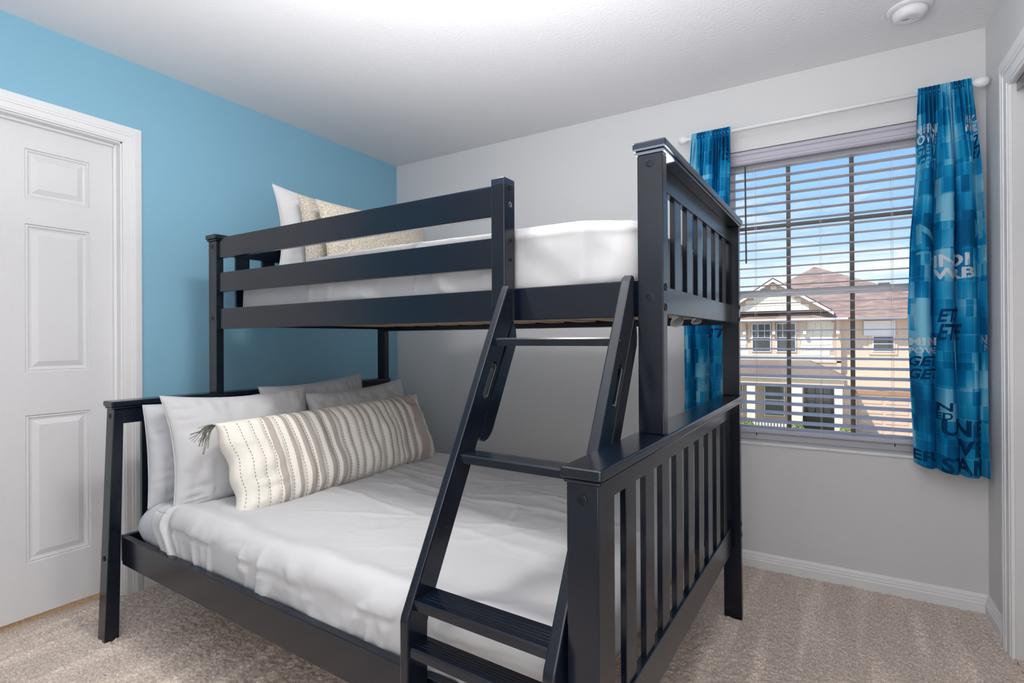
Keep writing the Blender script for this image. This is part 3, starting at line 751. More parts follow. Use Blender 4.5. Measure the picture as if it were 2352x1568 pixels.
for z, yf, yk in ((1.158, -1.148, -1.088), (0.876, -1.300, -1.240), (0.588, -1.460, -1.388), (0.493, -1.474, -1.418), (0.215, -1.474, -1.418)):
    th = 0.021; w_ = yk - yf
    pr = [(yf, z - th), (yf, z - 0.004), (yf + 0.003, z)]
    for q in (0.28, 0.42, 0.56, 0.70):
        c = yf + w_ * q; pr += [(c - 0.0016, z), (c - 0.0008, z - 0.0014), (c + 0.0008, z - 0.0014), (c + 0.0016, z)]
    pr += [(yk - 0.002, z), (yk, z - 0.003), (yk, z - th)]
    MB().prism([(a + 1.45, b) for a, b in pr], 1.660 - 1.83, 1.990 - 1.83, 'x').build('rung', M_navy, lad)
for (x, y, z) in ((2.0155, -1.155, 1.148), (2.0155, -1.27, 0.866)):
    m = MB().lathe([(0.0055, 0), (0.0055, 0.0012), (0.002, 0.0012), (0.0015, 0.0004), (0.0002, 0.0004)], (x - 1.83, y + 1.45, z), 'x', 14); m.build('bolt', M_bolt, lad)

# ================================================================== BEDDING
def rbox(x0, x1, y0, y1, z0, z1, r, res, disp=None, warp=None):
    """rounded box from a subdivided cube; disp(P, n) -> offset along the normal"""
    c = np.array([(x0 + x1) / 2, (y0 + y1) / 2, (z0 + z1) / 2]); h = np.array([x1 - x0, y1 - y0, z1 - z0]) / 2
    V = []; F = []; key = {}
    def axis_pts(L_):
        inner = np.linspace(-L_ + r, L_ - r, max(2, int((2 * L_ - 2 * r) / res) + 1)); k = max(3, int(r * 1.4 / res))
        edge = [-L_ + r - r * math.tan(math.pi / 4 * (i / k)) for i in range(k, 0, -1)]
        return np.array(edge + list(inner) + [-q for q in edge[::-1]])
    ax = [axis_pts(h[i]) for i in range(3)]
    def vid(p):
        q = tuple(np.round(p, 6))
        if q not in key: key[q] = len(V); V.append(p)
        return key[q]
    for d in range(3):
        a, b = [i for i in range(3) if i != d]
        for s in (-1, 1):
            A, B_ = ax[a], ax[b]; grid = []
            for i in range(len(A)):
                row = []
                for j in range(len(B_)):
                    p = np.zeros(3); p[d] = s * h[d]; p[a] = A[i]; p[b] = B_[j]; row.append(vid(p))
                grid.append(row)
            for i in range(len(A) - 1):
                for j in range(len(B_) - 1):
                    F.append((grid[i][j], grid[i + 1][j], grid[i + 1][j + 1], grid[i][j + 1]))
    P = np.array(V); core = np.clip(P, -(h - r), h - r); d = P - core
    n = d / (np.linalg.norm(d, axis=1)[:, None] + 1e-9)
    P = core + n * r + c
    if disp is not None: P = P + n * disp(P, n)[:, None]
    if warp is not None: P = warp(P)
    return P, F
def bedding(name, P, F, mat, label, cat, group=None, origin=None):
    P = np.asarray(P); c = np.array(origin if origin is not None else [P[:, 0].mean(), P[:, 1].mean(), P[:, 2].min()])
    o = mesh_obj(name, (P - c).tolist(), F, mat, None, True, BM @ Matrix.Translation(c.tolist()))
    if label: tag(o, label, cat, group)
    return o
def ridge(P, d, sc, seed, sharp=2.0, along=0.15):
    """elongated creases running along direction d (xy)"""
    d = np.array(d) / np.linalg.norm(d); n = np.array([-d[1], d[0]])
    Q = np.stack([(P[:, 0] * d[0] + P[:, 1] * d[1]) * along, P[:, 0] * n[0] + P[:, 1] * n[1], P[:, 2] * 0.6], -1)
    q = vn(Q, sc, seed) + 0.5 * vn(Q, sc * 2.1, seed + 3)
    return (1 - np.clip(np.abs(q) * sharp, 0, 1)) ** 1.5

# lower mattress in its fitted sheet
def dm(P, n): return 0.004 * fbm(P, 6, 21) + 0.003 * ridge(P, (1, 0.3), 9, 22)
P, F = rbox(0.112, 1.935, -1.372, -0.056, 0.341, 0.516, 0.060, 0.022, dm)
def ears(P):
    q = np.clip(1 - np.sqrt((P[:, 0] - 0.12) ** 2 + (P[:, 1] + 1.37) ** 2) / 0.13, 0, 1) * np.clip(1 - np.abs(P[:, 2] - 0.43) / 0.06, 0, 1)
    P[:, 0] -= 0.020 * q; P[:, 1] -= 0.020 * q; return P
P = ears(P)
bedding('mattress', P, F, M_sheet2, 'white sheeted full mattress on the lower bunk', 'mattress')
def sst(a, b, x): t = np.clip((x - a) / (b - a), 0, 1); return t * t * (3 - 2 * t)
def edge(P):
    y, z = P[:, 1], P[:, 2]
    return 0.335 + 0.015 * np.sin(y * 5) + 0.03 * sst(-1.12, -1.36, y) + 0.085 * sst(0.50, 0.36, z)
# folded top sheet band
def dfold(P, n):
    t = (P[:, 0] - 0.20) / 0.20
    return 0.003 * ridge(P, (0.3, 1), 14, 31, 2.2, 0.4) + 0.002 * fbm(P, 12, 33) + 0.009 * np.exp(-((P[:, 0] - 0.385) / 0.013) ** 2)
def wfold(P):
    e_ = edge(P); t = (P[:, 0] - 0.30) / 0.10
    P = P.copy(); P[:, 0] = e_ - 0.105 + np.clip(t, -0.2, 1.2) * 0.105 + 0.004 * vn(P, 16, 35); return P
P, F = rbox(0.30, 0.40, -1.3885, -0.038, 0.345, 0.532, 0.012, 0.009, None)
c_ = np.array([0, -0.713, 0.4385])
# round the cross-section like the mattress
def round_cs(P, y0, y1, z1, r):
    P = P.copy()
    for yy, s in ((y0, -1), (y1, 1)):
        m_ = (P[:, 1] * s > (yy * s - r)) & (P[:, 2] > z1 - r)
        cy = yy - s * r; cz = z1 - r
        dy = (P[m_, 1] - cy) * s; dz = P[m_, 2] - cz
        mx_ = np.maximum(dy, dz); ln = np.sqrt(dy ** 2 + dz ** 2) + 1e-9; k = mx_ / ln
        P[m_, 1] = cy + s * dy * k; P[m_, 2] = cz + dz * k
    return P
P = round_cs(P, -1.3885, -0.038, 0.532, 0.062)
nrm = np.stack([P[:, 0] * 0, P[:, 1] - np.clip(P[:, 1], -1.32, -0.11), P[:, 2] - np.clip(P[:, 2], 0.30, 0.46)], -1); nrm /= np.linalg.norm(nrm, axis=1)[:, None] + 1e-9
P = P + nrm * (0.0035 * ridge(P, (0.2, 1), 18, 31, 2.2, 0.6) + 0.009 * np.exp(-((P[:, 0] - 0.385) / 0.016) ** 2) * (1 + 0.5 * vn(P, 25, 8)))[:, None]
P = wfold(P)
bedding('flat_sheet', P, F, M_sheet, 'white top sheet folded back over the duvet edge on the lower bunk', 'sheet')
# lower duvet
CREASE = [((1.174, -.682), (1.59, -.634)), ((1.323, -.905), (1.606, -.846)), ((.699, -.72), (1.057, -.694)), ((.786, -1.107), (1.224, -.916)), ((1.245, -.604), (1.212, -.362)),
          ((1.508, -.862), (1.426, -.65)), ((1.119, -.612), (1.52, -.499)), ((1.027, -.434), (1.438, -.341)), ((1.057, -.694), (1.30, -.72)), ((1.59, -.634), (1.85, -.66)), ((1.30, -.45), (1.85, -.42)), ((.62, -.45), (1.05, -.50))]
def creases(P, w_=0.009):
    r = 0
    for (a, b) in CREASE:
        a = np.array(a); d = np.array(b) - a; L2 = (d ** 2).sum(); q = P[:, :2] - a
        t = np.clip((q @ d) / L2, 0, 1); ds = np.sqrt(((q - t[:, None] * d) ** 2).sum(1)) ; ds = ds + 0.004 * np.sin(t * 9 + a[0] * 7)
        r = r + np.exp(-(ds / w_) ** 2) * np.sin(np.pi * np.clip(t, 0.02, 0.98)) ** 0.5
    return r
def dduv(P, n):
    return np.maximum(1.25 * dduv0(P, n), -0.006) + 0.002
def dduv0(P, n):
    top = np.clip(n[:, 2], 0, 1)
    lo = fbm(P, 2.2, 41) * 0.008 + 0.004 * fbm(P, 5, 45)
    cre = 0.0065 * ridge(P, (1, -0.12), 7, 47, 3.2, 0.12) * sst(-1.2, -0.7, P[:, 1]) + 0.004 * ridge(P, (0.7, 0.7), 10, 49, 4.0, 0.25) * sst(0.9, 1.5, P[:, 0]) * 0.8
    bulge = 0.012 * np.exp(-((P[:, 1] + 1.33) / 0.05) ** 2) * top
    side = (1 - top) * (0.009 * ridge(np.stack([P[:, 0], P[:, 2], P[:, 1]], -1), (0.25, 1), 11, 51, 2.2, 0.3) + 0.006 * fbm(P, 9, 52) - 0.006)
    dip = -0.014 * np.exp(-(((P[:, 0] - 1.75) / 0.28) ** 2 + ((P[:, 1] + 1.12) / 0.10) ** 2)) + 0.010 * np.exp(-(((P[:, 0] - 1.5) / 0.4) ** 2 + ((P[:, 1] + 0.86) / 0.13) ** 2))
    groove = -0.007 * np.exp(-((P[:, 2] - (0.462 + 0.012 * np.sin(P[:, 0] * 4))) / 0.008) ** 2) * (P[:, 1] < -1.3) * (1 + 0.6 * vn(P, 5, 57))
    return top * (lo + cre + dip + 0.0045 * creases(P)) + bulge + side + groove + 0.0012 * fbm(P, 22, 55)
def wduv(P):
    P = P.copy(); e_ = edge(P); t = np.clip((P[:, 0] - 0.36) / 0.5, 0, 1)
    P[:, 0] += (e_ - 0.020 - 0.36) * (1 - t * t * (3 - 2 * t)); P[:, 2] = np.maximum(P[:, 2], 0.343); return P
P, F = rbox(0.36, 1.985, -1.384, -0.043, 0.345, 0.528, 0.058, 0.0085, dduv, wduv)
bedding('duvet', P, F, M_sheet, 'smooth white duvet spread over the lower bunk mattress', 'duvet')

# upper mattress + duvet
P, F = rbox(0.110, 1.970, -0.966, -0.054, 1.250, 1.476, 0.050, 0.022, lambda P, n: 0.004 * fbm(P, 7, 61) + 0.006 * ridge(np.stack([P[:, 0], P[:, 2], P[:, 1]], -1), (0.3, 1), 9, 63, 2.0, 0.3) * (1 - np.abs(n[:, 2])))
um = bedding('mattress', P, F, M_sheet2, 'white sheeted twin mattress on the upper bunk behind the guard rails', 'mattress')
def dup_(P, n):
    return np.clip(dup0(P, n), -0.004, 0.021)
def dup0(P, n):
    S2 = np.stack([P[:, 0], P[:, 2], P[:, 1] * 0.3], -1); side = 1 - np.abs(n[:, 2])
    hem = 0.005 * np.exp(-((P[:, 2] - 1.452) / 0.006) ** 2) * side
    return side * (0.020 * ridge(S2, (1, -0.8), 5, 71, 1.8, 0.3) + 0.008 * ridge(S2, (0.2, 1), 9, 77, 3.0, 0.2) + 0.008 * fbm(S2, 4.5, 73)) + hem + 0.006 * fbm(P, 3, 75) * n[:, 2] * (n[:, 2] > 0)
def wup(P):
    P = P.copy(); P[:, 2] = np.maximum(P[:, 2], 1.275)
    P[:, 2] -= 0.018 * sst(1.36, 1.50, P[:, 2]) * sst(1.80, 2.0, P[:, 0]); return P
P, F = rbox(0.62, 1.998, -0.978, -0.046, 1.28, 1.489, 0.034, 0.010, dup_, wup)
bedding('duvet', P, F, M_sheet, 'white duvet draped over the upper bunk mattress beside the guard post', 'duvet')
# loose sheet corners hanging under the upper foot rail
def cloth_drop(y0, y1, z0, z1, x):
    v = []; f = []; n1, n2 = 14, 10
    for i in range(n1 + 1):
        for j in range(n2 + 1):
            a, b = i / n1, j / n2
            zz = z1 - (z1 - z0) * b * (math.sin(math.pi * min(1, max(0, a))) ** 0.7)
            v.append((x + 0.014 * math.sin(6 * a + 3 * b), y0 + (y1 - y0) * a + 0.01 * math.sin(5 * b), zz))
    for i in range(n1):
        for j in range(n2): f.append((i * (n2 + 1) + j, (i + 1) * (n2 + 1) + j, (i + 1) * (n2 + 1) + j + 1, i * (n2 + 1) + j + 1))
    return v, f
for (y0, y1, z0, z1, x) in ((-0.93, -0.74, 1.178, 1.235, 2.0), (-0.66, -0.58, 1.190, 1.235, 2.0), (-0.40, -0.34, 1.205, 1.235, 2.0)):
    v, f = cloth_drop(y0, y1, z0, z1, x); o = mesh_obj('loose_sheet_corner', v, f, M_sheet, None, True, BM)
    o.modifiers.new('s', 'SOLIDIFY').thickness = 0.0015
    o.parent = um; o.matrix_parent_inverse = um.matrix_world.inverted(); o.matrix_world = BM

# ---- pillows
def pillow_fn(w, h, t, pinch=0.07, p=2.4, q=0.52, puff=None):
    """returns f(u,v,side)->xyz arrays; u,v in [-1,1]"""
    def f(u, v, s):
        u = np.asarray(u, float); v = np.asarray(v, float)
        X = w / 2 * u * (1 - pinch * (1 - v ** 2) * np.abs(u) ** 3); Z = h / 2 * v * (1 - pinch * 1.3 * (1 - u ** 2) * np.abs(v) ** 3)
        T_ = t / 2 * np.clip(1 - np.abs(u) ** p, 0, 1) ** q * np.clip(1 - np.abs(v) ** p, 0, 1) ** q
        if puff is not None: T_ = T_ + puff(u, v, s) * np.clip(4 * (1 - np.abs(u)), 0, 1) * np.clip(4 * (1 - np.abs(v)), 0, 1)
        return X, s * T_, Z
    return f
def pillow_mesh(fn, nu=90, nv=60):
    us = np.sin(np.linspace(-1, 1, nu) * math.pi / 2); vs = np.sin(np.linspace(-1, 1, nv) * math.pi / 2)
    us = np.linspace(-1, 1, nu) * 0.35 + us * 0.65; vs = np.linspace(-1, 1, nv) * 0.35 + vs * 0.65
    U, V = np.meshgrid(us, vs, indexing='ij'); V_, F_ = [], []
    co = []
    for s in (-1, 1):
        x, y, z = fn(U, V, s); co.append(np.stack([x, y, z], -1).reshape(-1, 3))
    pts = co[0].tolist(); idx = np.arange(nu * nv).reshape(nu, nv); idx2 = idx.copy(); n = len(pts)
    for i in range(1, nu - 1):
        for j in range(1, nv - 1): idx2[i, j] = n; pts.append(co[1][idx[i, j]].tolist()); n += 1
    for I, fl in ((idx, 0), (idx2, 1)):
        for i in range(nu - 1):
            for j in range(nv - 1):
                q = (I[i, j], I[i + 1, j], I[i + 1, j + 1], I[i, j + 1]); F_.append(tuple(int(a) for a in (q if fl else q[::-1])))
    return pts, F_
def place(o, y, x, z, lean, yaw=0, roll=0):
    """pillow local X -> bed Y, local -Y faces the foot (+x); leans back toward the headboard"""
    Rm = Matrix.Rotation(R(90 + yaw), 4, 'Z') @ Matrix.Rotation(R(-lean), 4, 'X') @ Matrix.Rotation(R(roll), 4, 'Y')
    o.matrix_world = BM @ Matrix.Translation((x, y, z)) @ Rm
def wrinkle(seed, amp):
    def f(u, v, s):
        P = np.stack([u * 1.2, v * 1.0, np.full_like(u, s * 3.0)], -1)
        a = fbm(P, 1.6, seed) * amp * 1.2
        edge_ = np.abs(u) ** 4
        Q = np.stack([u * 0.8, v * 5, np.full_like(u, s * 2.0)], -1); b = (1 - np.clip(np.abs(vn(Q, 2.0, seed + 5)) * 2.6, 0, 1)) * edge_ * amp * 1.4
        Q = np.stack([u * 6, v * 0.8, np.full_like(u, s * 2.0)], -1); c = (1 - np.clip(np.abs(vn(Q, 2.0, seed + 7)) * 2.6, 0, 1)) * np.abs(v) ** 4 * amp
        return a - b - c
    return f
def pillow(name, label, cat, mat, w, h, t, y, x, z, lean, yaw=0, roll=0, seed=1, amp=0.013, pinch=0.07, group=None, q=0.52):
    fn = pillow_fn(w, h, t, pinch, puff=wrinkle(seed, amp), q=q); v, f = pillow_mesh(fn)
    o = mesh_obj(name, v, f, mat, None, True); place(o, y, x, z, lean, yaw, roll); tag(o, label, cat, group)
    # seam piping round the edge
    m = MB(); pts = []
    for k in range(4):
        for i in range(24):
            a = -1 + 2 * i / 24; u_, v_ = [(a, -1), (1, a), (-a, 1), (-1, -a)][k]
            X, Y, Z = fn(np.array([u_]), np.array([v_]), 1); pts.append((float(X[0]), 0, float(Z[0])))
    pts.append(pts[0]); m.tube(pts, 0.0022, 6, cap=False); sm_ = m.build('seam', mat, o, smooth=True)
    return o, fn
# lower bunk
pillow('pillow', 'white pillow against the headboard at the front corner, behind the tall white pillow', 'pillow', M_sheet2, 0.48, 0.40, 0.17, -1.122, 0.150, 0.705, 6, seed=11, roll=0, pinch=0.04)
pillow('pillow', 'white pillow against the headboard at the far end with its pointed corner highest', 'pillow', M_sheet2, 0.62, 0.44, 0.15, -0.562, 0.155, 0.735, 8, seed=12, roll=-3)
pillow('pillow', 'tall white pillow behind the tasselled near end of the striped lumbar pillow', 'pillow', M_sheet, 0.64, 0.46, 0.17, -1.028, 0.285, 0.715, 14, seed=13, roll=1, pinch=0.09)
pillow('pillow', 'white pillow behind the far end of the striped lumbar pillow', 'pillow', M_sheet, 0.66, 0.43, 0.16, -0.385, 0.300, 0.705, 16, seed=14, roll=-2.5)
# upper bunk
pillow('pillow', 'white pillow upright at the head of the upper bunk', 'pillow', M_sheet, 0.70, 0.42, 0.15, -0.49, 0.20, 1.680, 8, seed=15, roll=1, pinch=0.09)
pillow('throw_pillow', 'oatmeal woven square cushion, mostly hidden behind the long oatmeal cushion', 'cushion', M_linen, 0.40, 0.36, 0.12, -0.585, 0.325, 1.660, 10, seed=16, amp=0.005, pinch=0.05)
pillow('throw_pillow', 'long oatmeal woven cushion in front on the upper bunk', 'cushion', M_linen, 0.72, 0.33, 0.15, -0.415, 0.450, 1.645, 14, seed=17, amp=0.005, pinch=0.05, roll=-1)
# striped lumbar pillow
BL, BH = 1.14, 0.38
cream = srgb(226, 221, 212); tp = srgb(176, 168, 161); tp2 = srgb(190, 182, 176); pinkish = srgb(196, 182, 177); pale = srgb(216, 211, 206)
bands = [(.140, .159, tp), (.196, .213, tp), (.241, .262, tp), (.281, .299, tp), (.329, .350, tp), (.375, .391, tp), (.735, .758, tp2), (.783, .803, tp2), (.836, .914, pinkish), (.946, .958, tp2)]
stl = [0.012, 0.05, 0.09, 0.13, 0.178, 0.227, 0.272, 0.314, 0.362, 0.42, 0.46, 0.50, 0.54, 0.58, 0.62, 0.66, 0.70, 0.73, 0.77, 0.82, 0.93, 0.985]
M_stripe = stripe_material(BL, bands, cream, tp)
def bpuff(u, v, s):
    a = 0; uu = (u + 1) / 2
    for q in stl: a = a - 0.009 * np.exp(-((uu - q) / 0.010) ** 2)
    P = np.stack([u * 14, v * 2.2, np.full_like(u, s)], -1)
    puck = 0.008 * vn(P, 1.0, 81) + 0.006 * vn(np.stack([u * 3, v * 2, np.full_like(u, s)], -1), 1.0, 83)
    ends = sst(0.6, 0.85, np.abs(u)) * 0.012 * vn(np.stack([u * 3, v * 9, np.full_like(u, s)], -1), 1.0, 85)
    return a + puck + ends
bfn0 = pillow_fn(BL, BH, 0.235, 0.04, 3.0, 0.42, puff=bpuff)
def bfn(u, v, s):
    X, Y, Z = bfn0(u, v, s); X = X + 0.006 * np.sin(9 * np.asarray(v)) * (np.abs(np.asarray(u)) ** 4); return X, Y, Z
v, f = pillow_mesh(bfn, 260, 70)
bol = mesh_obj('lumbar_pillow', v, f, M_stripe, None, True); place(bol, -0.672, 0.482, 0.670, 24, 2.0, -0.5)
tag(bol, 'long cream lumbar pillow with taupe stripes, running stitches and gray corner tassels', 'pillow')
m = MB()
for q in stl:
    if any(a - 0.004 < q < b - 0.01 for a, b, c in bands[:6]): continue
    nn_ = 26
    for i in range(nn_):
        v0 = -0.93 + 1.86 * i / nn_; v1 = v0 + 0.036
        pts = []
        for vv in (v0, (v0 + v1) / 2, v1):
            X, Y, Z = bfn(np.array([q * 2 - 1.0]), np.array([vv]), -1); pts.append((float(X[0]), float(Y[0]) - 0.0012, float(Z[0])))
        m.tube(pts, 0.0010, 4)
st_ = m.build('running_stitches', M_tassel, bol); st_['kind'] = 'stuff'
def tassel(u, v, dirx, dirz, n_=34, ln=0.085, droop=0.06, seed=1):
    rr = random.Random(seed); m = MB(); X, Y, Z = bfn(np.array([u]), np.array([v]), -1); b = Vector((float(X[0]), float(Y[0]), float(Z[0])))
    for i in range(n_):
        d = Vector((dirx + rr.uniform(-.45, .45), rr.uniform(-.5, .35), dirz + rr.uniform(-.6, .5))).normalized(); l_ = ln * rr.uniform(.6, 1.1)
        pts = [b + d * (l_ * t_) + Vector((0, 0, -droop * t_ * t_ * rr.uniform(.6, 1.2))) for t_ in (0, .3, .65, 1)]
        m.tube([tuple(p) for p in pts], 0.0012, 4)
    m.build('tassel', M_tassel, bol)
tassel(-1, 0.96, -1, 0.15, seed=3); tassel(-1, -1, -1, -0.1, 20, 0.03, 0.0, seed=4); tassel(1, -1, 1, 0.0, 20, 0.03, 0.0, seed=5)

# ================================================================== OUTSIDE: the house across the street
def HP(u, w_, D):
    """house plan units -> metres, for a plane D metres behind the back wall"""
    s = (D + 2.884) / 16.884
    return (2.737 + (u - 2.737) * s, D, 1.154 + (w_ - 1.154) * s)
M_tan = material('tan_stucco', srgb(206, 180, 158), 0.9, 0.1, vary=(0.8, 0.04))
M_tan2 = material('light_tan_trim', srgb(222, 196, 170), 0.8, 0.1)
M_shake = material('cream_cedar_shake', srgb(236, 225, 205), 0.9, 0.1)
M_fascia = material('white_fascia', srgb(232, 228, 224), 0.7, 0.2)
M_darkedge = material('dark_drip_edge', srgb(80, 66, 60), 0.7, 0.2)
M_proof = material('brown_standing_seam_metal', srgb(128, 112, 104), 0.45, 0.5)
M_hglass = material('dark_house_glass', srgb(72, 74, 70), 0.15, 0.6)
M_hdoor = material('dark_green_brown_door', srgb(58, 60, 50), 0.5, 0.4)
M_soffit = material('brown_soffit', srgb(170, 130, 98), 0.9, 0.1)
M_gar = material('tan_garage_door', srgb(212, 186, 164), 0.7, 0.2)
M_lawn = material('lawn', srgb(150, 165, 90), 0.95, 0.05, vary=(3, 0.2))
M_drive = material('pale_concrete', srgb(214, 204, 194), 0.9, 0.1, vary=(1, 0.05))
M_leaf = material('shrub_leaf', srgb(150, 158, 92), 0.9, 0.1, vary=(6, 0.25))
def roof_material():
    m = material('brown_shingles', srgb(160, 134, 122), 0.95, 0.05); t = m.node_tree; b = t.nodes['Principled BSDF']
    co = t.nodes.new('ShaderNodeTexCoord'); mp = t.nodes.new('ShaderNodeMapping'); mp.inputs['Rotation'].default_value = (R(90), 0, 0); t.links.new(co.outputs['Object'], mp.inputs[0])
    br = t.nodes.new('ShaderNodeTexBrick'); t.links.new(mp.outputs[0], br.inputs[0]); br.inputs['Scale'].default_value = 2.2; br.inputs['Row Height'].default_value = 0.16; br.inputs['Brick Width'].default_value = 0.8
    br.inputs['Mortar Size'].default_value = 0.008
    br.inputs['Color1'].default_value = (*srgb(176, 148, 134), 1); br.inputs['Color2'].default_value = (*srgb(140, 118, 108), 1); br.inputs['Mortar'].default_value = (*srgb(112, 96, 88), 1)
    t.links.new(br.outputs[0], b.inputs['Base Color']); return m
M_roof = roof_material()
GZ = HP(0, -1.43, 28.4)[2]
gr = box('ground_street', M_drive, None, -30, 45, 6, 60, GZ - 0.2, GZ); struct(gr)
lw = box('ground_lawn', M_lawn, None, -20, HP(3.2, 0, 26)[0], 22.0, 27.4, GZ, GZ + 0.03); struct(lw)
hs = empty('house', loc=HP(2.4, -1.43, 28.4)); tag(hs, 'tan two-storey house with brown shingle roof seen through the window', 'house')
bpy.context.view_layer.update()
def hrel(o): o.parent = hs; o.matrix_parent_inverse = hs.matrix_world.inverted(); return o
def hbox(name, mat, u0, u1, w0, w1, D, d, parent=None):
    a = HP(u0, w0, D); b = HP(u1, w1, D); o = MB().box(a[0], b[0], D, D + d, a[2], b[2]).build(name, mat, None)
    p = parent or hs; o.parent = p; o.matrix_parent_inverse = p.matrix_world.inverted(); return o
hbox('main_wall', M_tan, -1.6, 3.03, -1.43, 1.68, 28.4, 4.0)
hbox('garage_wall', M_tan2, 3.03, 6.5, -1.43, 1.68, 28.8, 4.0)
# cedar shakes on the upper storey: every board an object sharing one mesh
wv = [(0, 0, 0), (0.30, 0, 0), (0.30, -0.035, 0), (0, -0.035, 0), (0, 0, 0.30), (0.30, 0, 0.30), (0.30, -0.008, 0.30), (0, -0.008, 0.30)]
sh_me = bpy.data.meshes.new('shake'); sh_me.from_pydata(wv, [], [(0, 3, 2, 1), (4, 5, 6, 7), (0, 1, 5, 4), (1, 2, 6, 5), (2, 3, 7, 6), (3, 0, 4, 7)]); sh_me.materials.append(M_shake)
wins = [(0.80, 1.314, 0.755, 1.585), (1.446, 1.954, 0.752, 1.585)]
def shake(x, y, z, sx):
    o = bpy.data.objects.new('shake', sh_me); COL.objects.link(o); o.parent = hs; o.matrix_parent_inverse = hs.matrix_world.inverted(); o.location = (x, y, z); o.scale = (sx, 1, 1)
x0s, x1s = HP(-0.2, 0, 28.4)[0], HP(2.93, 0, 28.4)[0]
z0s = HP(0, 0.50, 28.4)[2]
for r_ in range(8):
    x = x0s + rnd.uniform(0, 0.2)
    while x < x1s - 0.3:
        s_ = rnd.uniform(0.7, 1.35); xc = x + 0.15 * s_; z = z0s + r_ * 0.285
        uu = 2.737 + (xc - 2.737) / ((28.4 + 2.884) / 16.884)
        if not (0.70 < uu < 2.06 and z > HP(0, 0.66, 28.4)[2]):
            shake(x, 28.4, z + rnd.uniform(-0.012, 0.012), s_ * 0.97)
        x += 0.3 * s_
hbox('belt_trim', M_tan2, -1.6, 3.03, 0.46, 0.52, 28.36, 0.1)
hbox('corner_trim', M_tan2, 2.93, 3.03, -1.43, 1.68, 28.36, 0.1)
hbox('window_surround', M_tan2, 0.70, 2.06, 0.66, 1.66, 28.37, 0.05)
def hwin(u0, u1, w0, w1, D, blind=0, grid=2):
    f = hbox('window', M_fascia, u0, u1, w0, w1, D, 0.06)
    t = 0.028
    wm = w0 + (w1 - w0) * 0.5
    for a, b in ((w0 + t, wm - t * 0.4), (wm + t * 0.4, w1 - t)):
        hbox('pane', M_hglass, u0 + t, u1 - t, a, b, D - 0.015, 0.02, f)
    for k in range(1, grid + 1):
        uu = u0 + (u1 - u0) * k / (grid + 1); hbox('muntin', M_fascia, uu - 0.006, uu + 0.006, wm, w1 - t, D - 0.02, 0.01, f)
    if blind: hbox('blind', M_fascia, u0 + t, u1 - t, w0 + (w1 - w0) * 0.48, w1 - t, D - 0.025, 0.01, f)
    return f
for q in wins: hwin(*q, 28.30)
hbox('window_surround', M_tan2, 3.66, 4.28, 0.70, 1.24, 28.74, 0.06)
hwin(3.74, 4.22, 0.777, 1.20, 28.70, 0, 0)
hbox('window_shade', M_fascia, 3.55, 4.24, 1.205, 1.60, 28.66, 0.1)
# roofs
def hpoly(name, mat, pts, faces, parent=None, thick=0.0):
    v = [HP(*p) for p in pts]; o = mesh_obj(name, v, faces, mat, None); p = parent or hs
    o.parent = p; o.matrix_parent_inverse = p.matrix_world.inverted()
    if thick: o.modifiers.new('s', 'SOLIDIFY').thickness = thick
    return o
A = (-0.30, 1.70, 27.8); B_ = (6.1, 1.70, 27.8); PK = (2.417, 3.135, 34.5)
va, vb_, vp_ = HP(*A), HP(*B_), HP(*PK)
o = mesh_obj('main_roof', [va, vb_, vp_, (va[0], 41.0, va[2]), (vb_[0], 41.0, vb_[2])], [(0, 1, 2), (0, 2, 3), (1, 4, 2), (3, 2, 4), (0, 3, 4, 1)], M_roof); hrel(o)
hbox('fascia', M_fascia, -0.30, 3.20, 1.655, 1.705, 27.76, 0.05); hbox('fascia', M_fascia, 3.34, 6.1, 1.650, 1.70, 27.90, 0.05)
hbox('soffit', M_soffit, -0.30, 3.20, 1.645, 1.655, 27.8, 0.6); hbox('soffit', M_soffit, 3.34, 6.1, 1.640, 1.65, 27.95, 0.9)
for u in (0.60, 1.385, 2.165, 2.96):
    b_ = hbox('eave_bracket', M_tan, u - 0.035, u + 0.035, 1.33, 1.645, 28.1, 0.3); hbox('bracket_block', M_shake, u - 0.04, u + 0.04, 1.26, 1.335, 28.05, 0.3, b_)
# front gable
gD = 27.6
hpoly('gable_face', M_tan, [(0.0, 1.93, gD + 0.35), (2.7, 1.93, gD + 0.35), (1.37, 2.80, gD + 0.35), (1.37, 2.80, 33.0), (0.0, 1.93, 33.0), (2.7, 1.93, 33.0)], [(0, 1, 2), (1, 5, 3, 2), (0, 2, 3, 4)])
zg = HP(0, 1.95, gD)[2]; r_ = 0
while r_ < 6:
    z = zg + r_ * 0.285; wq = 1.154 + (z + 0.28 - 1.154) / ((gD + 0.33 + 2.884) / 16.884); hw = 1.33 * max(0, (2.76 - wq) / 0.87) * 0.94
    a = HP(1.37 - hw, 0, gD + 0.33)[0]; b = HP(1.37 + hw, 0, gD + 0.33)[0]; x = a
    while x < b - 0.2:
        s_ = rnd.uniform(0.7, 1.3); shake(x, gD + 0.34, z, s_ * 0.97); x += 0.3 * s_
    r_ += 1
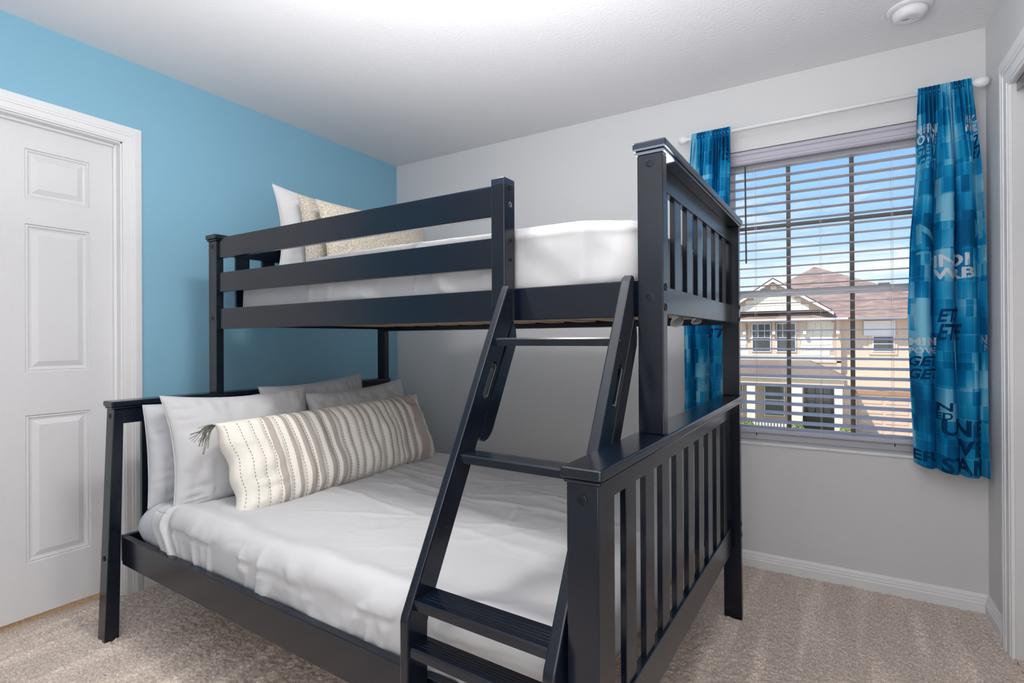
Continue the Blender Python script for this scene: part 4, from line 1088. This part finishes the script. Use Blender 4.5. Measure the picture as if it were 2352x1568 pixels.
for s_ in (-1, 1):
    e_ = (1.37 + s_ * 1.50, 1.905); pk = (1.37, 2.90)
    # roof slope slab
    v = [HP(pk[0], pk[1], gD), HP(*e_, gD)]; v2 = [(v[0][0], 33.5, v[0][2]), (v[1][0], 33.5, v[1][2])]
    o = mesh_obj('gable_roof', [v[0], v[1], v2[1], v2[0]] + [(p[0], p[1], p[2] - 0.06) for p in (v[0], v[1], v2[1], v2[0])], [(0, 1, 2, 3), (7, 6, 5, 4), (0, 4, 5, 1), (1, 5, 6, 2), (2, 6, 7, 3), (3, 7, 4, 0)], M_darkedge); hrel(o)
    hpoly('rake_board', M_fascia, [(pk[0], pk[1] - 0.035, gD - 0.02), (e_[0], e_[1] - 0.035, gD - 0.02), (e_[0], e_[1] - 0.115, gD - 0.02), (pk[0], pk[1] - 0.115, gD - 0.02)], [(0, 1, 2, 3)], thick=0.04)
    hpoly('gable_soffit', M_soffit, [(pk[0], pk[1] - 0.12, gD), (e_[0], e_[1] - 0.12, gD), (e_[0], e_[1] - 0.12, gD + 0.36), (pk[0], pk[1] - 0.12, gD + 0.36)], [(0, 1, 2, 3)], thick=0.02)
# porch with a standing-seam metal roof
pt = [(-0.9, 0.06, 26.4), (3.20, 0.06, 26.4), (3.20, 0.06, 28.4), (2.28, 0.50, 28.35), (-0.9, 0.50, 28.35)]
hpoly('porch_roof', M_proof, pt, [(0, 1, 3, 4), (1, 2, 3)], thick=0.05)
ps = MB()
for k in range(14):
    u = -0.7 + k * 0.262
    a = HP(u, 0.065, 26.4); ut = min(1.0, (3.2 - u) / 0.92 if u > 2.28 else 1.0); b0 = HP(u, 0.06, 26.4); b1 = HP(2.28, 0.50, 28.35)
    b = (a[0] - 0.0, 26.4 + (28.35 - 26.4) * ut, b0[2] + (b1[2] - b0[2]) * ut)
    o = MB().tube([(a[0], a[1], a[2] + 0.02), (b[0], b[1], b[2] + 0.02)], 0.022, 4).build('roof_seam', M_darkedge, None); hrel(o)
o = MB().tube([tuple(Vector(HP(3.20, 0.07, 26.4))), tuple(Vector(HP(2.28, 0.51, 28.33)))], 0.04, 4).build('roof_seam', M_darkedge, None); hrel(o)
hbox('porch_fascia', M_fascia, -0.9, 3.22, 0.0, 0.065, 26.34, 0.06); hbox('porch_beam', M_tan2, -0.9, 3.10, -0.17, 0.0, 26.5, 0.4)
for u0, u1 in ((0.66, 0.88), (1.83, 2.10), (2.87, 3.06)): hbox('porch_column', M_shake, u0, u1, -1.43, -0.17, 26.5, 0.4)
f = hbox('window', M_fascia, 1.12, 1.66, -1.10, -0.19, 28.30, 0.06)
for a, b in ((-1.07, -0.66), (-0.62, -0.22)): hbox('pane', M_hglass, 1.15, 1.63, a, b, 28.28, 0.03, f)
f = hbox('window', M_fascia, 0.1, 0.55, -1.10, -0.19, 28.30, 0.06)
for a, b in ((-1.07, -0.66), (-0.62, -0.22)): hbox('pane', M_hglass, 0.13, 0.52, a, b, 28.28, 0.03, f)
f = hbox('front_door', M_hdoor, 2.15, 2.86, -1.40, -0.17, 28.30, 0.06)
for i in range(3):
    for j in range(4): hbox('door_pane', M_hglass, 2.24 + i * 0.19, 2.40 + i * 0.19, -0.98 + j * 0.19, -0.82 + j * 0.19, 28.27, 0.02, f)
hbox('porch_bench', M_black, 1.98, 2.16, -1.35, -1.0, 27.9, 0.3)
# garage block details
hbox('garage_band', M_tan2, 3.03, 6.5, 0.08, 0.16, 28.7, 0.1)
f = hbox('garage_door', M_gar, 3.42, 6.2, -1.43, -0.36, 28.74, 0.06)
for j in range(4):
    for i in range(5): hbox('garage_panel', M_gar, 3.47 + i * 0.55, 3.95 + i * 0.55, -1.39 + j * 0.262, -1.19 + j * 0.262, 28.71, 0.03, f)
hbox('garage_lintel', M_soffit, 3.35, 6.3, -0.36, -0.27, 28.66, 0.15)
vs, fs = text_mesh('1617', 0.25); a = HP(3.80, -0.255, 28.74); sc = 0.24
o = mesh_obj('house_number', [(a[0] + p[0] * sc, a[1], a[2] + p[1] * sc) for p in vs], fs, M_darkedge, None); hrel(o)
# picket fence in front of the porch
fn_ = empty('picket_fence', loc=HP(1.3, -1.43, 26.2)); tag(fn_, 'white picket fence in front of the porch across the street', 'fence'); bpy.context.view_layer.update()
for k in range(26):
    u = -0.4 + k * 0.082
    a = HP(u, -1.43, 26.2); b = HP(u + 0.045, -1.24, 26.2)
    o = MB().box(a[0], b[0], 26.2, 26.23, a[2], b[2]).build('picket', M_fascia, None); o.parent = fn_; o.matrix_parent_inverse = fn_.matrix_world.inverted()
a = HP(-0.45, -1.255, 26.2); b = HP(1.72, -1.235, 26.2)
o = MB().box(a[0], b[0], 26.18, 26.25, a[2], b[2]).build('top_rail', M_fascia, None); o.parent = fn_; o.matrix_parent_inverse = fn_.matrix_world.inverted()
# shrubs: clumps of real leaves
def shrub(u, w_, D, rx, rz, label, seed):
    rr = random.Random(seed); c = HP(u, w_, D); m = MB()
    for i in range(420):
        d = Vector((rr.gauss(0, 1), rr.gauss(0, 1), abs(rr.gauss(0, 1)))).normalized() * rr.uniform(0.6, 1.0)
        p = Vector((c[0] + d.x * rx, c[1] + d.y * rx, c[2] + d.z * rz)); a_ = Vector((rr.uniform(-1, 1), rr.uniform(-1, 1), rr.uniform(-1, 1))).normalized() * 0.06; b_ = a_.orthogonal().normalized() * 0.03
        n = len(m.v); m.v += [tuple(p - a_), tuple(p + b_), tuple(p + a_), tuple(p - b_)]; m.f.append((n, n + 1, n + 2, n + 3))
    t_ = empty('shrub', loc=c); bpy.context.view_layer.update(); tag(t_, label, 'shrub')
    o = m.build('foliage', M_leaf, None); o.parent = t_; o.matrix_parent_inverse = t_.matrix_world.inverted()
    o['kind'] = 'stuff'
    s = MB().tube([(c[0], c[1], GZ), (c[0], c[1], c[2] + rz * 0.5)], 0.03, 5).build('stem', M_darkedge, None); s.parent = t_; s.matrix_parent_inverse = t_.matrix_world.inverted()
shrub(0.58, -1.41, 25.6, 0.45, 0.40, 'green shrub left of the picket fence across the street', 1)
shrub(1.95, -1.43, 25.8, 0.32, 0.30, 'low green shrub before the middle porch column', 2)
shrub(3.13, -1.43, 26.0, 0.26, 0.30, 'green shrub at the foot of the right porch column', 3)
